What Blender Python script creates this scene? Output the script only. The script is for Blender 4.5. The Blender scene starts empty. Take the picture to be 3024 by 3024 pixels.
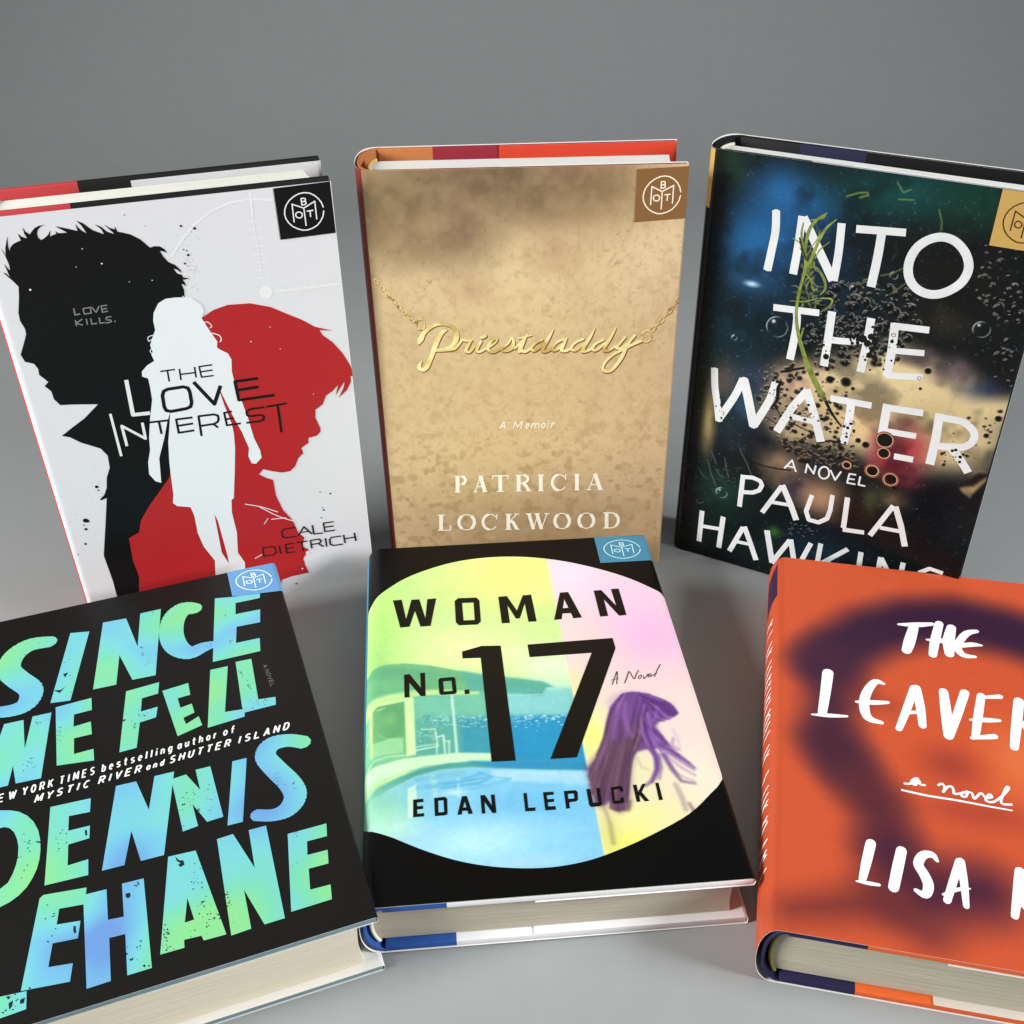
import bpy, bmesh, math, random
import numpy as np
from mathutils import Matrix, Vector
from mathutils.geometry import delaunay_2d_cdt

# ------------------------------------------------------------------ camera, light, exposure
scene = bpy.context.scene
COL = scene.collection
F, PITCH, ROLL, CAMH = [1.069606, 0.61275, -0.018181, 0.367833]
cd = bpy.data.cameras.new('camera')
cd.sensor_width = 36.0
cd.lens = F * 36.0
cd.clip_start = 0.01
cd.clip_end = 50
cam = bpy.data.objects.new('camera', cd)
COL.objects.link(cam)
cam.matrix_world = Matrix.Translation((0, 0, CAMH)) @ Matrix.Rotation(math.pi / 2 - PITCH, 4, 'X') @ Matrix.Rotation(ROLL, 4, 'Z')
scene.camera = cam

world = bpy.data.worlds.new('World')
scene.world = world
world.use_nodes = True
bg = world.node_tree.nodes['Background']
bg.inputs['Color'].default_value = (0.80, 0.90, 1.0, 1)
bg.inputs['Strength'].default_value = 0.03


def area(name, loc, target, sx, sy, power, col, spread):
    l = bpy.data.lights.new(name, 'AREA')
    l.shape = 'RECTANGLE'
    l.size, l.size_y = sx, sy
    l.energy = power
    l.color = col
    l.spread = math.radians(spread)
    o = bpy.data.objects.new(name, l)
    COL.objects.link(o)
    o.location = loc
    d = Vector(target) - Vector(loc)
    o.rotation_euler = d.to_track_quat('-Z', 'Y').to_euler()
    return o


area('left_window', (-1.15, -0.07, 0.60), (-0.14, 0.33, 0.05), 0.42, 0.42, 11.2, (1.0, 0.995, 0.98), 115)
area('right_window', (1.3, -0.08, 0.62), (0.12, 0.30, 0.05), 0.45, 0.45, 10.4, (0.97, 0.985, 1.0), 110)
area('overhead_softbox', (0.0, 0.42, 1.6), (0, 0.38, 0.0), 0.5, 0.5, 0.5, (1.0, 0.99, 0.97), 90)

scene.render.engine = 'CYCLES'
vs = scene.view_settings
vs.view_transform = 'Standard'
vs.look = 'None'
vs.exposure = 0
vs.gamma = 1


# ------------------------------------------------------------------ materials
def lin(c, k=1.0):
    c = np.asarray(c, float) / 255.0
    return np.clip(np.where(c <= 0.04045, c / 12.92, ((c + 0.055) / 1.055) ** 2.4) / k, 0.002, 0.9)


def mat(name, rgb, rough=0.5, k=1.0, spec=0.22, mottle=0.0, scale=300.0, bump=0.0, vcol=False, stretch=None):
    m = bpy.data.materials.new(name)
    m.use_nodes = True
    nt = m.node_tree
    b = nt.nodes['Principled BSDF']
    b.inputs['Roughness'].default_value = rough
    b.inputs['Specular IOR Level'].default_value = spec
    c = [float(x) for x in lin(rgb, k)] + [1]
    b.inputs['Base Color'].default_value = c
    src = None
    if vcol:
        a = nt.nodes.new('ShaderNodeAttribute')
        a.attribute_name = 'Col'
        src = a.outputs['Color']
    if mottle or bump:
        tc = nt.nodes.new('ShaderNodeTexCoord')
        mp = nt.nodes.new('ShaderNodeMapping')
        if stretch:
            mp.inputs['Scale'].default_value = stretch
        nz = nt.nodes.new('ShaderNodeTexNoise')
        nz.inputs['Scale'].default_value = scale
        nz.inputs['Detail'].default_value = 4
        nt.links.new(tc.outputs['Object'], mp.inputs['Vector'])
        nt.links.new(mp.outputs['Vector'], nz.inputs['Vector'])
        if mottle:
            mr = nt.nodes.new('ShaderNodeMapRange')
            mr.inputs['From Min'].default_value = 0.25
            mr.inputs['From Max'].default_value = 0.75
            mr.inputs['To Min'].default_value = 1 - mottle
            mr.inputs['To Max'].default_value = 1 + mottle
            nt.links.new(nz.outputs['Fac'], mr.inputs['Value'])
            mx = nt.nodes.new('ShaderNodeVectorMath')
            mx.operation = 'SCALE'
            if src:
                nt.links.new(src, mx.inputs[0])
            else:
                mx.inputs[0].default_value = c[:3]
            nt.links.new(mr.outputs['Result'], mx.inputs['Scale'])
            src = mx.outputs['Vector']
        if bump:
            bp = nt.nodes.new('ShaderNodeBump')
            bp.inputs['Strength'].default_value = bump
            bp.inputs['Distance'].default_value = 0.0005
            nt.links.new(nz.outputs['Fac'], bp.inputs['Height'])
            nt.links.new(bp.outputs['Normal'], b.inputs['Normal'])
    if src:
        nt.links.new(src, b.inputs['Base Color'])
    return m


def foil(name, stops, k, scale=24.0):
    m = mat(name, (255, 255, 255), 0.35)
    nt = m.node_tree
    tc = nt.nodes.new('ShaderNodeTexCoord')
    nz = nt.nodes.new('ShaderNodeTexNoise')
    nz.inputs['Scale'].default_value = scale
    nz.inputs['Detail'].default_value = 1.0
    rp = nt.nodes.new('ShaderNodeValToRGB')
    e = rp.color_ramp.elements
    while len(e) < len(stops):
        e.new(0.5)
    for i, (p, c) in enumerate(stops):
        e[i].position = p
        e[i].color = [float(x) for x in lin(c, k)] + [1]
    nt.links.new(tc.outputs['Object'], nz.inputs['Vector'])
    nt.links.new(nz.outputs['Fac'], rp.inputs['Fac'])
    nt.links.new(rp.outputs['Color'], nt.nodes['Principled BSDF'].inputs['Base Color'])
    return m


KS, KF = 1.04, 0.98          # light on an upright and on a lying cover: photo colour -> surface colour
PAPER = mat('white_paper', (228, 226, 222), 0.7, 0.9)
CREAM = mat('cream_page_edges', (236, 230, 214), 0.85, 1.0, 0.2, 0.10, 900.0, 0.6, stretch=(0.03, 0.03, 1.0))
CREAMD = mat('warm_page_edges', (228, 218, 196), 0.85, 1.0, 0.2, 0.06, 900.0, 0.6, stretch=(0.03, 0.03, 1.0))


# ------------------------------------------------------------------ mesh helpers
def obj(name, bm, mats, parent=None, smooth=False):
    me = bpy.data.meshes.new(name)
    bm.to_mesh(me)
    bm.free()
    for m in (mats if isinstance(mats, (list, tuple)) else [mats]):
        me.materials.append(m)
    if smooth:
        for p in me.polygons:
            p.use_smooth = True
    o = bpy.data.objects.new(name, me)
    COL.objects.link(o)
    o.parent = parent
    return o


class Book:
    """local millimetres: x from the spine to the fore edge, y up the cover, z out of the front cover"""
    def __init__(s, label, pose, standing, ds, rf, k, tip=0.0):
        x, y, yaw, W, H, T, t, sp = pose
        s.W, s.H, s.T, s.sp = W * 1000, H * 1000, T * 1000, sp
        s.ds, s.rf, s.k = ds, rf, k
        s.sb = ds          # where the spine print gives way to the front print
        s.rise = 0         # boards standing proud of the jacket at the head
        R = Matrix.Rotation(yaw, 4, 'Z') @ Matrix.Rotation((math.pi / 2 if standing else 0) + t, 4, 'X')
        o = Vector((x, y, 0))
        if tip:            # spine side resting a little higher than the fore edge
            R = R @ Matrix.Rotation(tip, 4, 'Y')
        if standing:
            o = o - (R.to_3x3() @ Vector((0, 0, T)))
        low = min((o + R.to_3x3() @ Vector((c, a, b))).z for a in (0, H) for b in (0, T) for c in (0, W))
        o.z -= low
        s.e = bpy.data.objects.new('book', None)
        s.e.empty_display_size = 0.02
        s.e.matrix_world = Matrix.Translation(o) @ R
        s.e['label'] = label
        s.e['category'] = 'book'
        s.e['group'] = 'hardback books set out on the grey backdrop'
        COL.objects.link(s.e)

    def zback(s, x):
        return -s.sp * max(0, x - s.ds)

    def zfront(s, u):
        T = s.T
        if u < s.ds:
            q = (s.ds - max(u, 0.02)) / s.ds
            return T / 2 + T / 2 * math.sqrt(max(0, 1 - q ** 2.4)) ** 0.9
        if u > s.W - s.rf:
            q = min(1, (u - s.W + s.rf) / s.rf)
            return T - s.rf + s.rf * math.sqrt(max(0, 1 - q * q))
        return T

    def bend(s, u, v, h):
        u = min(max(u, 0.05), s.W - 0.02)
        z = s.zfront(u)
        d = (s.zfront(min(u + 0.05, s.W)) - s.zfront(u - 0.05)) / 0.1 if u > 0.2 else 20
        n = math.hypot(1, d)
        return Vector(((u - h * d / n), min(max(v, 0.02), s.H - 0.02), z + h / n)) / 1000


def profile(bk, tb):
    """cross-section of the jacket, from the front flap round the spine to the back flap: (x, z, slot)"""
    W, T, ds, rf = bk.W, bk.T, bk.ds, bk.rf
    pts = []
    zi = T - tb - 0.55
    pts += [(0.44 * W, zi, 2), (W - 1.5, zi, 2), (W - 0.5, zi + 0.25, 2), (W - 0.05, T - rf - 0.1, 0)]
    n = 6
    for i in range(n + 1):
        a = math.pi / 2 * i / n
        pts.append((W - rf + rf * math.cos(a), T - rf + rf * math.sin(a), 0))
    us = [ds * x for x in (1, .8, .62, .45, .3, .19, .1, .045, .012, 0.001)]
    for i, u in enumerate(us):
        pts.append((u, bk.zfront(u), 1))
    for u in us[::-1]:
        pts.append((u, T - bk.zfront(u), 1 if u < ds else 3))
    zb = bk.zback(W)
    r2 = 1.0
    for i in range(n + 1):
        a = math.pi / 2 * i / n
        pts.append((W - r2 + r2 * math.sin(a), zb + r2 - r2 * math.cos(a), 3))
    pts += [(W - 0.05, zb + tb - 0.1, 3), (W - 0.5, zb + tb + 0.3, 2), (W - 1.5, bk.zback(W - 1.5) + tb + 0.55, 2), (0.44 * W, bk.zback(0.44 * W) + tb + 0.55, 2)]
    return pts


def sweep_jacket(bk, tb, cf, cs, cfl, cb, rough):
    th = 0.13
    P = profile(bk, tb)
    n = len(P)
    off = []
    for i in range(n):
        a = P[max(0, i - 1)]
        b = P[min(n - 1, i + 1)]
        dx, dz = b[0] - a[0], b[1] - a[1]
        L = math.hypot(dx, dz) or 1
        off.append((P[i][0] + dz / L * -th * -1 * -1, P[i][1] + dx / L * th))
    # the path runs flap -> fore edge -> spine -> back; inside lies to its left
    bm = bmesh.new()
    rows = []
    for i in range(n):
        q = [(P[i][0], P[i][1]), off[i]]
        rows.append([[bm.verts.new((x / 1000, y / 1000, z / 1000)) for (x, z) in q] for y in (0, bk.H)])
    for i in range(n - 1):
        a, b = rows[i], rows[i + 1]
        mx = (P[i][0] + P[i + 1][0]) / 2
        slot = 1 if mx < (bk.sb if i < n / 2 else bk.ds) and P[i][2] in (1, 3) else (2 if 2 in (P[i][2], P[i + 1][2]) else (0 if i < n / 2 else 3))
        for quad, mi in (((a[0][0], b[0][0], b[1][0], a[1][0]), slot), ((a[0][1], a[1][1], b[1][1], b[0][1]), 4),
                         ((a[0][0], a[0][1], b[0][1], b[0][0]), 4), ((a[1][0], b[1][0], b[1][1], a[1][1]), 4)):
            f = bm.faces.new(quad)
            f.material_index = mi
    for r in (rows[0], rows[-1]):
        bm.faces.new((r[0][0], r[0][1], r[1][1], r[1][0])).material_index = 4
    bmesh.ops.recalc_face_normals(bm, faces=bm.faces)
    ms = [mat('jacket_front_print', cf, rough, bk.k), mat('jacket_spine_print', cs, rough, bk.k), mat('jacket_flap_paper', cfl, 0.6, bk.k),
          mat('jacket_back_print', cb, rough, bk.k), PAPER]
    return obj('dust_jacket', bm, ms, bk.e)


def board(bk, name, x0, x1, tb, front, cols, xq):
    bm = bmesh.new()
    e = 0.35
    def zz(x, top):
        if front:
            return bk.T - e - (0 if top else tb)
        return bk.zback(x) + e + (tb if top else 0)
    v = [bm.verts.new((x / 1000, y / 1000, zz(x, t) / 1000)) for x in (x0, x1) for y in (0.15, bk.H - 0.15 + bk.rise) for t in (0, 1)]
    for f in ((0, 1, 3, 2), (4, 6, 7, 5), (0, 4, 5, 1), (2, 3, 7, 6), (0, 2, 6, 4), (1, 5, 7, 3)):
        bm.faces.new([v[i] for i in f])
    bmesh.ops.recalc_face_normals(bm, faces=bm.faces)
    bmesh.ops.bevel(bm, geom=bm.edges[:], offset=0.0006, segments=3, profile=0.5, affect='EDGES')
    bmesh.ops.bisect_plane(bm, geom=bm.verts[:] + bm.edges[:] + bm.faces[:], plane_co=(xq / 1000, 0, 0), plane_no=(1, 0, 0))
    for f in bm.faces:
        f.material_index = 0 if f.calc_center_median().x < xq / 1000 else 1
        f.smooth = True
    return obj(name, bm, cols, bk.e)


def spine_case(bk, m, depth=1.3):
    """the cloth spine of the case, standing just inside the jacket"""
    T = bk.T
    bm = bmesh.new()
    n = 18
    rows = []
    for i in range(n + 1):
        a = math.pi / 2 + math.pi * i / n
        row = []
        for d in (depth, depth + 1.1):
            rx, rz = bk.ds + 2.2 - d, T / 2 - 0.6 - (d - depth) * 0.9
            cx = bk.ds + 2.2
            row.append([bm.verts.new(((cx + rx * math.cos(a) * (1 if abs(math.cos(a)) > 0 else 1)) / 1000, y / 1000, (T / 2 + rz * math.copysign(abs(math.sin(a)) ** 0.8, math.sin(a))) / 1000)) for y in (0.15, bk.H - 0.15)])
        rows.append(row)
    for i in range(n):
        a, b = rows[i], rows[i + 1]
        for q in ((a[0][0], b[0][0], b[0][1], a[0][1]), (a[1][0], a[1][1], b[1][1], b[1][0]), (a[0][0], a[1][0], b[1][0], b[0][0]), (a[0][1], b[0][1], b[1][1], a[1][1])):
            bm.faces.new(q)
    for r in (rows[0], rows[-1]):
        bm.faces.new((r[0][0], r[0][1], r[1][1], r[1][0]))
    bmesh.ops.recalc_face_normals(bm, faces=bm.faces)
    return obj('spine_cloth', bm, m, bk.e, True)


def pages(bk, m, tb, rec, x0, z0=None, z1=None, slant=0.0):
    T, W, H = bk.T, bk.W, bk.H
    z0 = tb + 0.75 if z0 is None else z0
    z1 = T - tb - 0.7 if z1 is None else z1
    pts = []
    n = 10
    for i in range(n + 1):
        t = i / n
        pts.append((x0 + 2.6 - 2.6 * math.sin(math.pi * t) ** 0.7, z1 + (z0 - z1) * t))
    x1 = W - rec
    for i in range(n + 1):
        t = i / n
        pts.append((x1 - 0.9 * math.sin(math.pi * t) - slant * (1 - t), z0 + (z1 - z0) * t))
    bm = bmesh.new()
    lo = [bm.verts.new((x / 1000, 0.0033, z / 1000)) for x, z in pts]
    hi = [bm.verts.new((x / 1000, (H - 3.3 + bk.rise) / 1000, z / 1000)) for x, z in pts]
    bm.faces.new(lo)
    bm.faces.new(hi[::-1])
    for i in range(len(pts)):
        j = (i + 1) % len(pts)
        bm.faces.new((lo[i], hi[i], hi[j], lo[j]))
    bmesh.ops.recalc_face_normals(bm, faces=bm.faces)
    o = obj('page_block', bm, m, bk.e)
    return o, x0, z0, z1


def headbands(bk, x0, z0, z1, rgb):
    m = mat('headband_cord', rgb, 0.8, bk.k)
    for y in (2.6, bk.H - 2.6 + bk.rise):
        bm = bmesh.new()
        rings = []
        n = 12
        for i in range(n + 1):
            t = i / n
            c = Vector((x0 + 2.2 - 2.6 * math.sin(math.pi * t) ** 0.7, y, z1 + (z0 - z1) * t))
            rings.append([bm.verts.new((c + Vector((0.75 * math.cos(a), 0.75 * math.sin(a), 0))) / 1000) for a in [k * math.pi / 4 for k in range(8)]])
        for i in range(n):
            for k in range(8):
                bm.faces.new((rings[i][k], rings[i][(k + 1) % 8], rings[i + 1][(k + 1) % 8], rings[i + 1][k]))
        bmesh.ops.recalc_face_normals(bm, faces=bm.faces)
        obj('headband', bm, m, bk.e, True)


def endpapers(bk, tb, rgb):
    m = mat('endpaper', rgb, 0.7, 1.0)
    for front in (0, 1):
        bm = bmesh.new()
        za = (bk.T - tb - 0.38) if front else tb + 0.36
        v = [bm.verts.new((x / 1000, y / 1000, (za + d) / 1000)) for x in (bk.ds + 3, bk.W - 2.2) for y in (1.2, bk.H - 1.2) for d in (0, -0.12 if front else 0.12)]
        for f in ((0, 1, 3, 2), (4, 6, 7, 5), (0, 4, 5, 1), (2, 3, 7, 6), (0, 2, 6, 4), (1, 5, 7, 3)):
            bm.faces.new([v[i] for i in f])
        bmesh.ops.recalc_face_normals(bm, faces=bm.faces)
        obj('endpaper', bm, m, bk.e)


# ------------------------------------------------------------------ flat print: shapes joined into one sheet
def smooth_path(p, n=5, closed=False):
    out = []
    m = len(p)
    rng = range(m if closed else m - 1)
    for i in rng:
        a, b, c, d = (p[(i - 1) % m] if closed or i > 0 else p[0]), p[i], p[(i + 1) % m], (p[(i + 2) % m] if closed or i + 2 < m else p[-1])
        for k in range(n):
            t = k / n
            out.append(tuple(0.5 * (2 * b[j] + (c[j] - a[j]) * t + (2 * a[j] - 5 * b[j] + 4 * c[j] - d[j]) * t * t + (3 * b[j] - a[j] - 3 * c[j] + d[j]) * t ** 3) for j in range(len(b))))
    if not closed:
        out.append(p[-1])
    return out


def disc(x, y, r, n=12):
    return [(x + r * math.cos(2 * math.pi * i / n), y + r * math.sin(2 * math.pi * i / n)) for i in range(n)]


def stroke(p, smooth=False, closed=False, caps='butt'):
    """p: (x, y, w) points -> polygons that together cover the stroke"""
    if smooth:
        p = smooth_path(p, 5, closed)
    out = []
    q = list(p) + ([p[0]] if closed else [])
    for i in range(len(q) - 1):
        a, b = q[i], q[i + 1]
        dx, dy = b[0] - a[0], b[1] - a[1]
        L = math.hypot(dx, dy)
        if L < 1e-4:
            continue
        nx, ny = -dy / L, dx / L
        out.append([(a[0] + nx * a[2] / 2, a[1] + ny * a[2] / 2), (a[0] - nx * a[2] / 2, a[1] - ny * a[2] / 2),
                    (b[0] - nx * b[2] / 2, b[1] - ny * b[2] / 2), (b[0] + nx * b[2] / 2, b[1] + ny * b[2] / 2)])
    js = range(len(p)) if (closed or caps == 'round') else range(1, len(p) - 1)
    for i in js:
        out.append(disc(p[i][0] + 0.0007, p[i][1] + 0.0011, max(0.02, p[i][2] / 2 * 0.985), 10))
    return out


def strokes(ss, smooth=False, caps='butt', closed=False):
    r = []
    for s in ss:
        r += stroke(s, smooth, closed, caps)
    return r


def area2(p):
    return sum(p[i - 1][0] * p[i][1] - p[i][0] * p[i - 1][1] for i in range(len(p)))


def sheet(bk, parent, name, layer, m, solids, holes=(), near=True):
    vs_, fs, es = [], [], []
    for p in list(solids) + list(holes):
        if area2(p) < 0:
            p = p[::-1]
        i0 = len(vs_)
        vs_ += [Vector((a[0], a[1])) for a in p]
        fs.append(list(range(i0, i0 + len(p))))
    ns = len(solids)
    xs = [v.x for v in vs_]
    ya, yb = min(v.y for v in vs_) - 1, max(v.y for v in vs_) + 1
    cuts = []
    if min(xs) < bk.ds:
        cuts += [bk.ds * t for t in (.02, .06, .13, .22, .34, .48, .64, .82, 1)]
    if max(xs) > bk.W - bk.rf:
        cuts += [bk.W - bk.rf * t for t in (.03, .12, .3, .5, .75, 1)]
    for c in cuts:
        if min(xs) < c < max(xs):
            i0 = len(vs_)
            vs_ += [Vector((c, ya)), Vector((c, yb))]
            es.append((i0, i0 + 1))
    vo, eo, fo, ov, oe, of = delaunay_2d_cdt(vs_, es, fs, 0, 1e-4)
    me = bpy.data.meshes.new(name)
    keep = []
    for f, o in zip(fo, of):
        if any(i < ns for i in o) and not any(i >= ns for i in o):
            keep.append(list(f))
    used = sorted({i for f in keep for i in f})
    idx = {v: i for i, v in enumerate(used)}
    h = 0.07 + 0.045 * layer
    me.from_pydata([bk.bend(vo[i].x, vo[i].y, h) for i in used], [], [[idx[i] for i in f] for f in keep])
    me.update()
    if len(me.polygons) and sum(p.normal.z for p in me.polygons) < 0:
        me.flip_normals()
    me.materials.append(m)
    o = bpy.data.objects.new(name, me)
    COL.objects.link(o)
    o.parent = parent
    return o


# ------------------------------------------------------------------ printed pictures: ink colours laid on a fine grid
class Canvas:
    def __init__(s, bk, du, base, u0=0.5):
        s.bk = bk
        s.nu, s.nv = int(bk.W / du), int(bk.H / du)
        s.u = np.linspace(u0, bk.W - 0.05, s.nu)
        s.v = np.linspace(0.05, bk.H - 0.05, s.nv)
        s.C = np.empty((s.nv, s.nu, 3))
        s.C[:] = base
        s.rng = np.random.RandomState(7)

    def win(s, u0, u1, v0, v1):
        a, b = np.searchsorted(s.u, [u0, u1])
        c, d = np.searchsorted(s.v, [v0, v1])
        U, V = np.meshgrid(s.u[a:b], s.v[c:d])
        return (slice(c, d), slice(a, b)), U, V

    def mix(s, w, al, col):
        al = al[..., None]
        s.C[w] = s.C[w] * (1 - al) + np.asarray(col, float) * al

    def blob(s, q, col, a=1.0, rot=0.0, hard=1.0):
        u, v, ru, rv = q
        R = 1.6 * max(ru, rv)
        w, U, V = s.win(u - R, u + R, v - R, v + R)
        if U.size == 0:
            return
        c, n = math.cos(rot), math.sin(rot)
        x, y = ((U - u) * c + (V - v) * n) / ru, (-(U - u) * n + (V - v) * c) / rv
        d = np.sqrt(x * x + y * y)
        s.mix(w, a * np.exp(-1.2 * d ** (2 * hard)) * np.clip((1.6 - d) / 0.4, 0, 1), col)

    def seg(s, U, V, p, closed):
        D = np.full(U.shape, 1e9)
        Wd = np.zeros(U.shape)
        n = len(p)
        for i in range(n if closed else n - 1):
            a, b = p[i], p[(i + 1) % n]
            dx, dy = b[0] - a[0], b[1] - a[1]
            L2 = dx * dx + dy * dy + 1e-9
            t = np.clip(((U - a[0]) * dx + (V - a[1]) * dy) / L2, 0, 1)
            d = np.hypot(U - a[0] - t * dx, V - a[1] - t * dy)
            if len(a) > 2:
                hw = (a[2] + (b[2] - a[2]) * t) / 2
                d = d - hw
            D = np.minimum(D, d)
        return D

    def poly(s, p, col, soft=0.4, a=1.0):
        xs, ys = [q[0] for q in p], [q[1] for q in p]
        w, U, V = s.win(min(xs) - soft, max(xs) + soft, min(ys) - soft, max(ys) + soft)
        if U.size == 0:
            return
        ins = np.zeros(U.shape, bool)
        n = len(p)
        for i in range(n):
            (x0, y0), (x1, y1) = p[i - 1][:2], p[i][:2]
            c = ((y0 > V) != (y1 > V))
            ins ^= c & (U < (x1 - x0) * (V - y0) / ((y1 - y0) or 1e-9) + x0)
        D = s.seg(U, V, [q[:2] for q in p], True)
        D = np.where(ins, -D, D)
        t = np.clip(0.5 - D / (2 * soft), 0, 1)
        s.mix(w, a * t * t * (3 - 2 * t), col)

    def line(s, p, col, soft=0.3, a=1.0, closed=False):
        mw = max(q[2] for q in p) / 2 + soft
        xs, ys = [q[0] for q in p], [q[1] for q in p]
        w, U, V = s.win(min(xs) - mw, max(xs) + mw, min(ys) - mw, max(ys) + mw)
        if U.size == 0:
            return
        D = s.seg(U, V, p, closed)
        t = np.clip(0.5 - D / (2 * soft), 0, 1)
        s.mix(w, a * t * t * (3 - 2 * t), col)

    def ring(s, u, v, r, t, col, a=1.0, a0=None, a1=None):
        R = r + t
        w, U, V = s.win(u - R, u + R, v - R, v + R)
        if U.size == 0:
            return
        D = np.abs(np.hypot(U - u, V - v) - r) - t / 2
        al = a * np.clip(0.5 - D / 0.4, 0, 1)
        if a0 is not None:
            an = np.arctan2(V - v, U - u)
            al = al * np.clip(np.cos(an - a0) * 1.5 - a1, 0, 1)
        s.mix(w, al, col)

    def soften(s, q, n):
        w, U, V = s.win(*q)
        a = s.C[w]
        for _ in range(n):
            p = np.pad(a, ((1, 1), (1, 1), (0, 0)), 'edge')
            a = (p[:-2, 1:-1] + p[2:, 1:-1] + p[1:-1, :-2] + p[1:-1, 2:] + 2 * a) / 6
        s.C[w] = a

    def field(s, cell, octaves=3, seed=1):
        rg = np.random.RandomState(seed)
        out = np.zeros((s.nv, s.nu))
        amp, tot = 1.0, 0
        for o in range(octaves):
            c = cell / 2 ** o
            gx, gy = int(s.bk.W / c) + 3, int(s.bk.H / c) + 3
            g = rg.rand(gy, gx)
            x, y = s.u / c, s.v / c
            xi, yi = x.astype(int), y.astype(int)
            fx, fy = x - xi, y - yi
            fx, fy = fx * fx * (3 - 2 * fx), fy * fy * (3 - 2 * fy)
            a = g[yi][:, xi] * (1 - fx) + g[yi][:, xi + 1] * fx
            b = g[yi + 1][:, xi] * (1 - fx) + g[yi + 1][:, xi + 1] * fx
            out += amp * (a * (1 - fy[:, None]) + b * fy[:, None])
            tot += amp
            amp *= 0.55
        return out / tot

    def tint(s, f, col, lo, hi, a):
        t = np.clip((f - lo) / (hi - lo), 0, 1) * a
        s.mix((slice(None), slice(None)), t, col)

    def build(s, parent, name='cover_picture', rough=0.42, mottle=0.03, spec=0.35):
        bk = s.bk
        U, V = np.meshgrid(s.u, s.v)
        pr = np.array([bk.bend(u, 1.0, 0.05)[:] for u in s.u])
        co = np.empty((s.nv, s.nu, 3))
        co[..., 0] = pr[:, 0]
        co[..., 2] = pr[:, 2]
        co[..., 1] = V / 1000
        me = bpy.data.meshes.new(name)
        i = np.arange(s.nv * s.nu).reshape(s.nv, s.nu)
        q = np.stack([i[:-1, :-1], i[:-1, 1:], i[1:, 1:], i[1:, :-1]], -1).reshape(-1, 4)
        me.vertices.add(s.nv * s.nu)
        me.vertices.foreach_set('co', co.ravel())
        me.loops.add(q.size)
        me.loops.foreach_set('vertex_index', q.ravel().astype(np.int32))
        me.polygons.add(len(q))
        me.polygons.foreach_set('loop_start', np.arange(0, q.size, 4, dtype=np.int32))
        me.polygons.foreach_set('loop_total', np.full(len(q), 4, np.int32))
        me.update(calc_edges=True)
        ca = me.color_attributes.new('Col', 'FLOAT_COLOR', 'POINT')
        c4 = np.ones((s.nv * s.nu, 4), np.float32)
        c4[:, :3] = lin(np.clip(s.C, 0, 255), bk.k).reshape(-1, 3)
        ca.data.foreach_set('color', c4.ravel())
        me.materials.append(mat('printed_picture', (128, 128, 128), rough, 1, spec, mottle, 700.0, vcol=True))
        o = bpy.data.objects.new(name, me)
        COL.objects.link(o)
        o.parent = parent
        return o


# ------------------------------------------------------------------ letters (unit box, y up)
def arc(cx, cy, rx, ry, a0, a1, n=10):
    return [(cx + rx * math.cos(math.radians(a0 + (a1 - a0) * i / n)), cy + ry * math.sin(math.radians(a0 + (a1 - a0) * i / n))) for i in range(n + 1)]


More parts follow.
